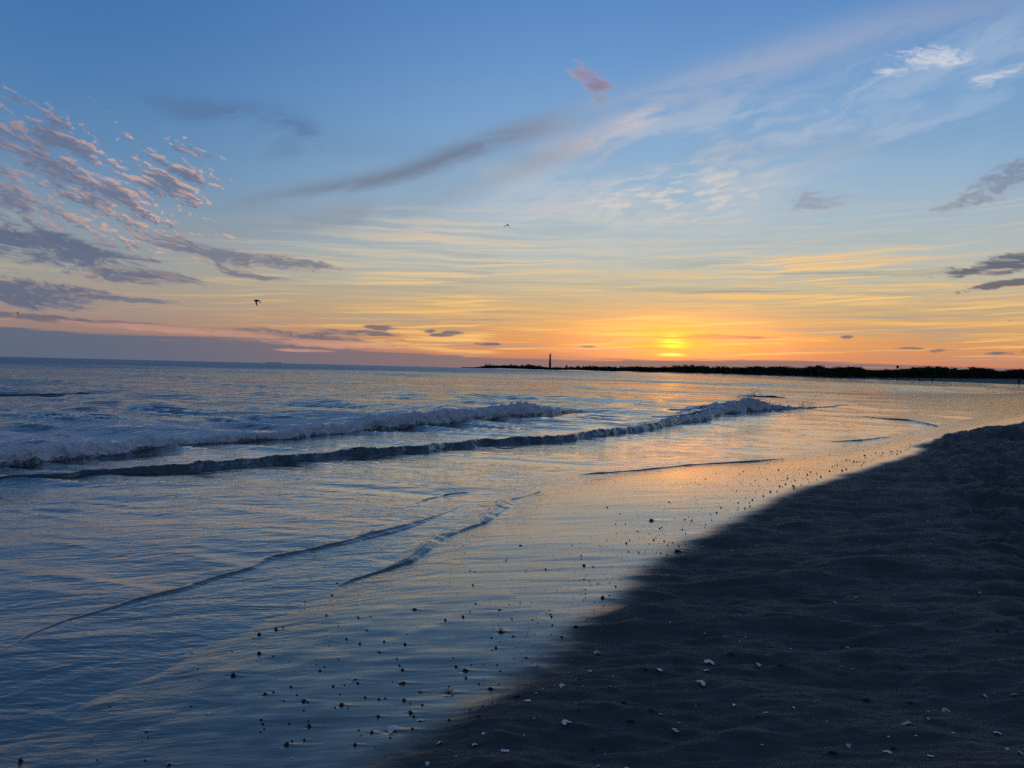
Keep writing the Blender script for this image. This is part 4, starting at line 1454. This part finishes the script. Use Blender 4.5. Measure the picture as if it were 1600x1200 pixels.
bird(401.0, 469.5, 45, 0.37, (-1, 0.1),
     [([(-0.26, -0.1, 0.05), (-0.08, -0.3, -0.42), (0.24, -0.5, -1.0)], [(0.42, 0, 0.0), (0.26, 0, 0.03), (0.06, 0, 0.08)]),
      ([(-0.10, 0.1, 0.05), (0.18, 0.35, -0.14), (0.52, 0.6, -0.36)], [(0.30, 0, 0.02), (0.20, 0, 0.06), (0.05, 0, 0.08)])],
     'larger dark bird flying left with its near wing swept down, over the sea')
bird(793.4, 351.6, 60, 0.36, (-0.45, -0.9),
     [([(0.02, 0, 0.06), (0.28, 0, -0.02), (0.62, 0.1, -0.72)], [(0.04, 0.30, -0.06), (0.02, 0.26, -0.12), (0.02, 0.10, -0.04)]),
      ([(-0.05, 0, 0.02), (-0.55, -0.1, -0.20), (-1.05, -0.2, -0.52)], [(0.02, 0.30, -0.06), (0.02, 0.24, -0.07), (0.03, 0.08, -0.02)])],
     'small bird with drooping spread wings, high above the centre of the sea', 0.0)
bird(27.0, 489.6, 80, 0.30, (-1, 0.3),
     [([(-0.1, 0, 0.08), (0.18, 0.1, 0.45), (0.62, 0.2, 0.58)], [(0.30, 0.1, 0.0), (0.16, 0.1, 0.0), (0.04, 0, -0.02)]),
      ([(-0.2, -0.1, 0.0), (-0.45, -0.4, -0.02), (-0.95, -0.8, -0.06)], [(0.26, -0.05, 0.02), (0.2, -0.05, 0.02), (0.04, 0, 0)])],
     'small bird with one wing raised, low near the left edge of the sky')
bird(1578.0, 501.2, 140, 0.30, (-1, 0.2),
     [([(-0.1, 0, 0.05), (0.1, 0.3, 0.22), (0.3, 0.6, 0.2)], [(0.28, 0, 0.0), (0.16, 0, 0.0), (0.04, 0, 0)]),
      ([(-0.1, -0.1, 0.05), (0.0, -0.4, 0.16), (0.2, -0.8, 0.1)], [(0.28, 0, 0.0), (0.16, 0, 0.0), (0.04, 0, 0)])],
     'tiny bird speck low in the sky near the right edge')

# ------------------------------------------------------------------ pebbles and shells
M_peb = plain('wet_pebble', (0.030, 0.027, 0.026), 0.35, 0.5, 0.5, 30, 0.3)
M_clod = plain('wet_clod', (0.026, 0.024, 0.024), 0.6, 0.4, 0.4, 40, 0.6)
M_shell = plain('shell_white', (0.74, 0.70, 0.64), 0.45, 0.5, 0.25, 25, 0.2)
M_shell2 = plain('shell_tan', (0.46, 0.39, 0.31), 0.5, 0.5, 0.35, 25, 0.2)
M_inner = plain('shell_inside', (0.40, 0.36, 0.36), 0.3, 0.6, 0.2, 12)


def pebble_mesh(seed, flat, rough):
    r0 = np.random.default_rng(seed)
    vs_, fs_ = [], []
    nu, nv = 10, 7
    ph = r0.uniform(0, 6.28, 8)
    for j in range(nv + 1):
        th = math.pi * j / nv
        for i in range(nu):
            a = 2 * math.pi * i / nu
            d = 1 + rough * (0.5 * math.sin(2 * a + ph[0]) * math.sin(th) + 0.35 * math.sin(3 * a + 2 * th + ph[1]) + 0.3 * math.sin(4 * th - a + ph[2]) + 0.25 * math.sin(5 * a + ph[3]) * math.sin(th) + 0.3 * r0.normal() * 0.4)
            vs_.append((0.5 * d * math.sin(th) * math.cos(a), 0.40 * d * math.sin(th) * math.sin(a), 0.5 * flat * d * math.cos(th)))
    for j in range(nv):
        for i in range(nu):
            k2 = (i + 1) % nu
            fs_.append((j * nu + i, (j + 1) * nu + i, (j + 1) * nu + k2, j * nu + k2))
    return mesh_from('pebble', vs_, fs_, True)


def shell_mesh(seed, cup=0.30, ring=False):
    """one valve of a bivalve: fan with ribs, hinge at one end, real thickness"""
    r0 = np.random.default_rng(seed)
    nu, nv = 15, 6
    vs_ = []
    for lay in (0, 1):
        for j in range(nv + 1):
            t_ = j / nv
            for i in range(nu):
                a = math.pi * (-0.62 + 1.24 * i / (nu - 1))
                rb = 1 + (0.035 if i % 2 else -0.02) * t_
                rr_ = t_ * (0.62 - 0.08 * math.cos(2 * a)) * rb * (1 - lay * 0.04)
                x_ = -0.36 + rr_ * math.cos(a) * 1.05 + 0.05 * t_
                y_ = rr_ * math.sin(a) * 0.92
                e2 = min(1, (((x_ - 0.02) / 0.50) ** 2 + (y_ / 0.52) ** 2))
                z_ = cup * (1 - e2) ** 0.6 * (0.9 if lay else 1) - lay * 0.035 + 0.012 * (i % 2)
                vs_.append((x_, y_, z_))
    n = (nv + 1) * nu
    fs_ = []
    for j in range(nv):
        for i in range(nu - 1):
            a = j * nu + i
            fs_.append((a, a + nu, a + nu + 1, a + 1))
            fs_.append((n + a, n + a + 1, n + a + nu + 1, n + a + nu))
    for i in range(nu - 1):
        a = nv * nu + i
        fs_.append((a, n + a, n + a + 1, a + 1))
    return mesh_from('shell', vs_, fs_, True)


peb_protos = [pebble_mesh(i, f_, r_) for i, (f_, r_) in enumerate(((0.75, 0.16), (0.6, 0.22), (0.85, 0.12), (0.65, 0.28)))]
clod_protos = [pebble_mesh(20 + i, f_, r_) for i, (f_, r_) in enumerate(((0.32, 0.40), (0.26, 0.5), (0.38, 0.45)))]
shell_protos = [shell_mesh(i, c_) for i, c_ in enumerate((0.26, 0.34, 0.20))]
shell_protos2 = [m__.copy() for m__ in shell_protos]
frag_protos = [pebble_mesh(40 + i, f_, r_) for i, (f_, r_) in enumerate(((0.30, 0.30), (0.4, 0.35)))]
for L_, m__ in ((peb_protos, M_peb), (clod_protos, M_clod), (shell_protos, M_shell), (shell_protos2, M_shell2), (frag_protos, M_shell)):
    for q in L_:
        q.materials.append(m__)

special = [
    (613, 1137, 'largest pale shell with a raised white edge, on the grey wet sand near the bottom'),
    (1108, 1029, 'open white ring-shaped shell lying alone on the dark sand'),
    (1419, 1128, 'large pale shell beside a dark hollow in the sand at lower right'),
    (1354, 1084, 'largest rounded stone on the dark sand at lower right'),
    (883, 1137, 'long pale shell on dark sand below the end of the shining strip'),
    (1029, 1050, 'broad pale shell on the dark sand left of a dark clod'),
    (1219, 1042, 'wide flat dark clod on the dark sand beside a pale shell'),
    (1300, 1174, 'long dark clod near the bottom of the dark sand'),
    (941, 933, 'dark pebble at the very edge of the shining sand'),
    (912, 883, 'biggest dark pebble in the middle of the shining wet sand'),
    (782, 984, 'pale shell with a white edge in the middle of the grey wet sand'),
    (633, 1005, 'round dark pebble with a bright trail on the grey wet sand'),
    (629, 1045, 'round dark pebble on its own on the grey wet sand'),
    (448, 1162, 'dark lump of pebble close to the bottom left of centre'),
    (364, 1053, 'dark pebble among the ripples in the lower left'),
    (32, 1188, 'dark pebble in the bottom left corner'),
    (669, 1195, 'pale shell cut by the bottom edge of the picture'),
    (1477, 1092, 'bright pale shell on the far right dark sand'),
    (1396, 1167, 'rounded stone just above a tan shell at bottom right'),
    (1324, 1163, 'tan shell standing alone near the bottom at right'),
    (1558, 1138, 'pale shell near the right edge of the dark sand'),
    (1395, 976, 'dark stone half sunk in the middle of the dark sand'),
    (1053, 1136, 'pale shell on dark sand near the bottom centre'),
    (1017, 811, 'long dark clod on the orange wet sand'),
    (1059, 859, 'flat dark clod where the orange sand turns dark'),
]
_sx, _sy = np.array([q[0] for q in STONE_W]), np.array([q[1] for q in STONE_W])
STONE_Z = scour(_sx, _sy, sand_z(_sx, _sy))
STONE_WET = wetness(_sx, _sy, np.full(len(_sx), 2.0))
for k_, (sx, sy, w_, kind_, px_, py_) in enumerate(STONE_W):
    lab = None
    for (a, b, l_) in special:
        if abs(a - px_) < 4 and abs(b - py_) < 4:
            lab = l_
    wet_here = STONE_WET[k_] > 0.5
    if kind_ == 'd':
        me, nm, cat = random.choice(peb_protos), 'pebble', 'pebble'
    elif kind_ == 'c':
        me, nm, cat = random.choice(clod_protos), 'sand_clod', 'clod'
    elif w_ * FPX / sy < 3.4:
        me, nm, cat = random.choice(frag_protos), 'shell_fragment', 'shell'
    else:
        me, nm, cat = random.choice(shell_protos if random.random() < 0.6 else shell_protos2), 'shell', 'shell'
    gz = float(STONE_Z[k_])
    o = link(bpy.data.objects.new(nm, me))
    w_ = w_ * random.uniform(0.72, 1.0) * (1.3 if kind_ == 's' else 1.0)
    lift = {'d': 0.12, 'c': 0.03, 's': 0.07}[kind_]
    o.location = (sx, sy, gz + w_ * lift)
    o.scale = (w_ * 1.05, w_ * random.uniform(0.9, 1.3), w_ * (random.uniform(0.85, 1.1)))
    o.rotation_euler = (random.uniform(-0.25, 0.25), random.uniform(-0.25, 0.25), random.uniform(-0.5, 0.5) + (math.pi if random.random() < 0.5 else 0) if kind_ != 's' else random.uniform(0, 6.28))
    if lab:
        tag(o, lab, cat)
    else:
        if wet_here:
            where = 'on the golden wet sand' if px_ > 880 and py_ < 900 else ('among the ripples at lower left' if px_ < 480 else 'on the grey wet sand at bottom centre')
        else:
            where = 'on the dark sand close to the shining edge' if px_ < 1250 else ('on the dark sand at lower right' if py_ > 1000 else 'higher up on the dark sand at right')
        look = {'pebble': 'small dark rounded pebble', 'sand_clod': 'small flat dark clod', 'shell_fragment': 'tiny pale shell fragment', 'shell': 'small pale seashell'}[nm]
        tag(o, look + ' ' + where, cat, nm.replace('_', ' ') + 's ' + where)

# specks too small and many to pick apart: grit and shell hash
n = 1500
gx, gy = [], []
for _ in range(900):
    a = random.uniform(760, 1440)
    b = np.interp(a, [q[0] for q in dryline], [q[1] for q in dryline])
    b = b - 4 - abs(random.gauss(0, 1)) * 0.30 * (b - 690)
    if b > 690:
        q = gp(a, b)
        gx.append(q.x)
        gy.append(q.y)
n += len(gx)
while len(gx) < n:
    a, b = random.uniform(300, 1600), 700 + 500 * random.random() ** 0.8
    q = gp(a, b)
    gx.append(q.x)
    gy.append(q.y)
gx, gy = np.array(gx), np.array(gy)
s = sdist(gx, gy)
ok = s > 0.15
gx, gy, s = gx[ok], gy[ok], s[ok]
gz = sand_z(gx, gy, s)
rr = rng.uniform(0.25, 0.85, len(gx)) * gy / FPX
wt = wetness(gx, gy, s)
grit = flecks('shell_grit', np.stack([gx, gy, gz], -1)[wt < 0.6], rr[wt < 0.6] * 0.9, M_shell2)
tag(grit, 'fine pale grit scattered over the dark sand', None, None, 'stuff')
grit = flecks('dark_grit', np.stack([gx, gy, gz], -1)[wt >= 0.6], rr[wt >= 0.6], M_clod)
tag(grit, 'fine dark grit scattered over the wet sand', None, None, 'stuff')
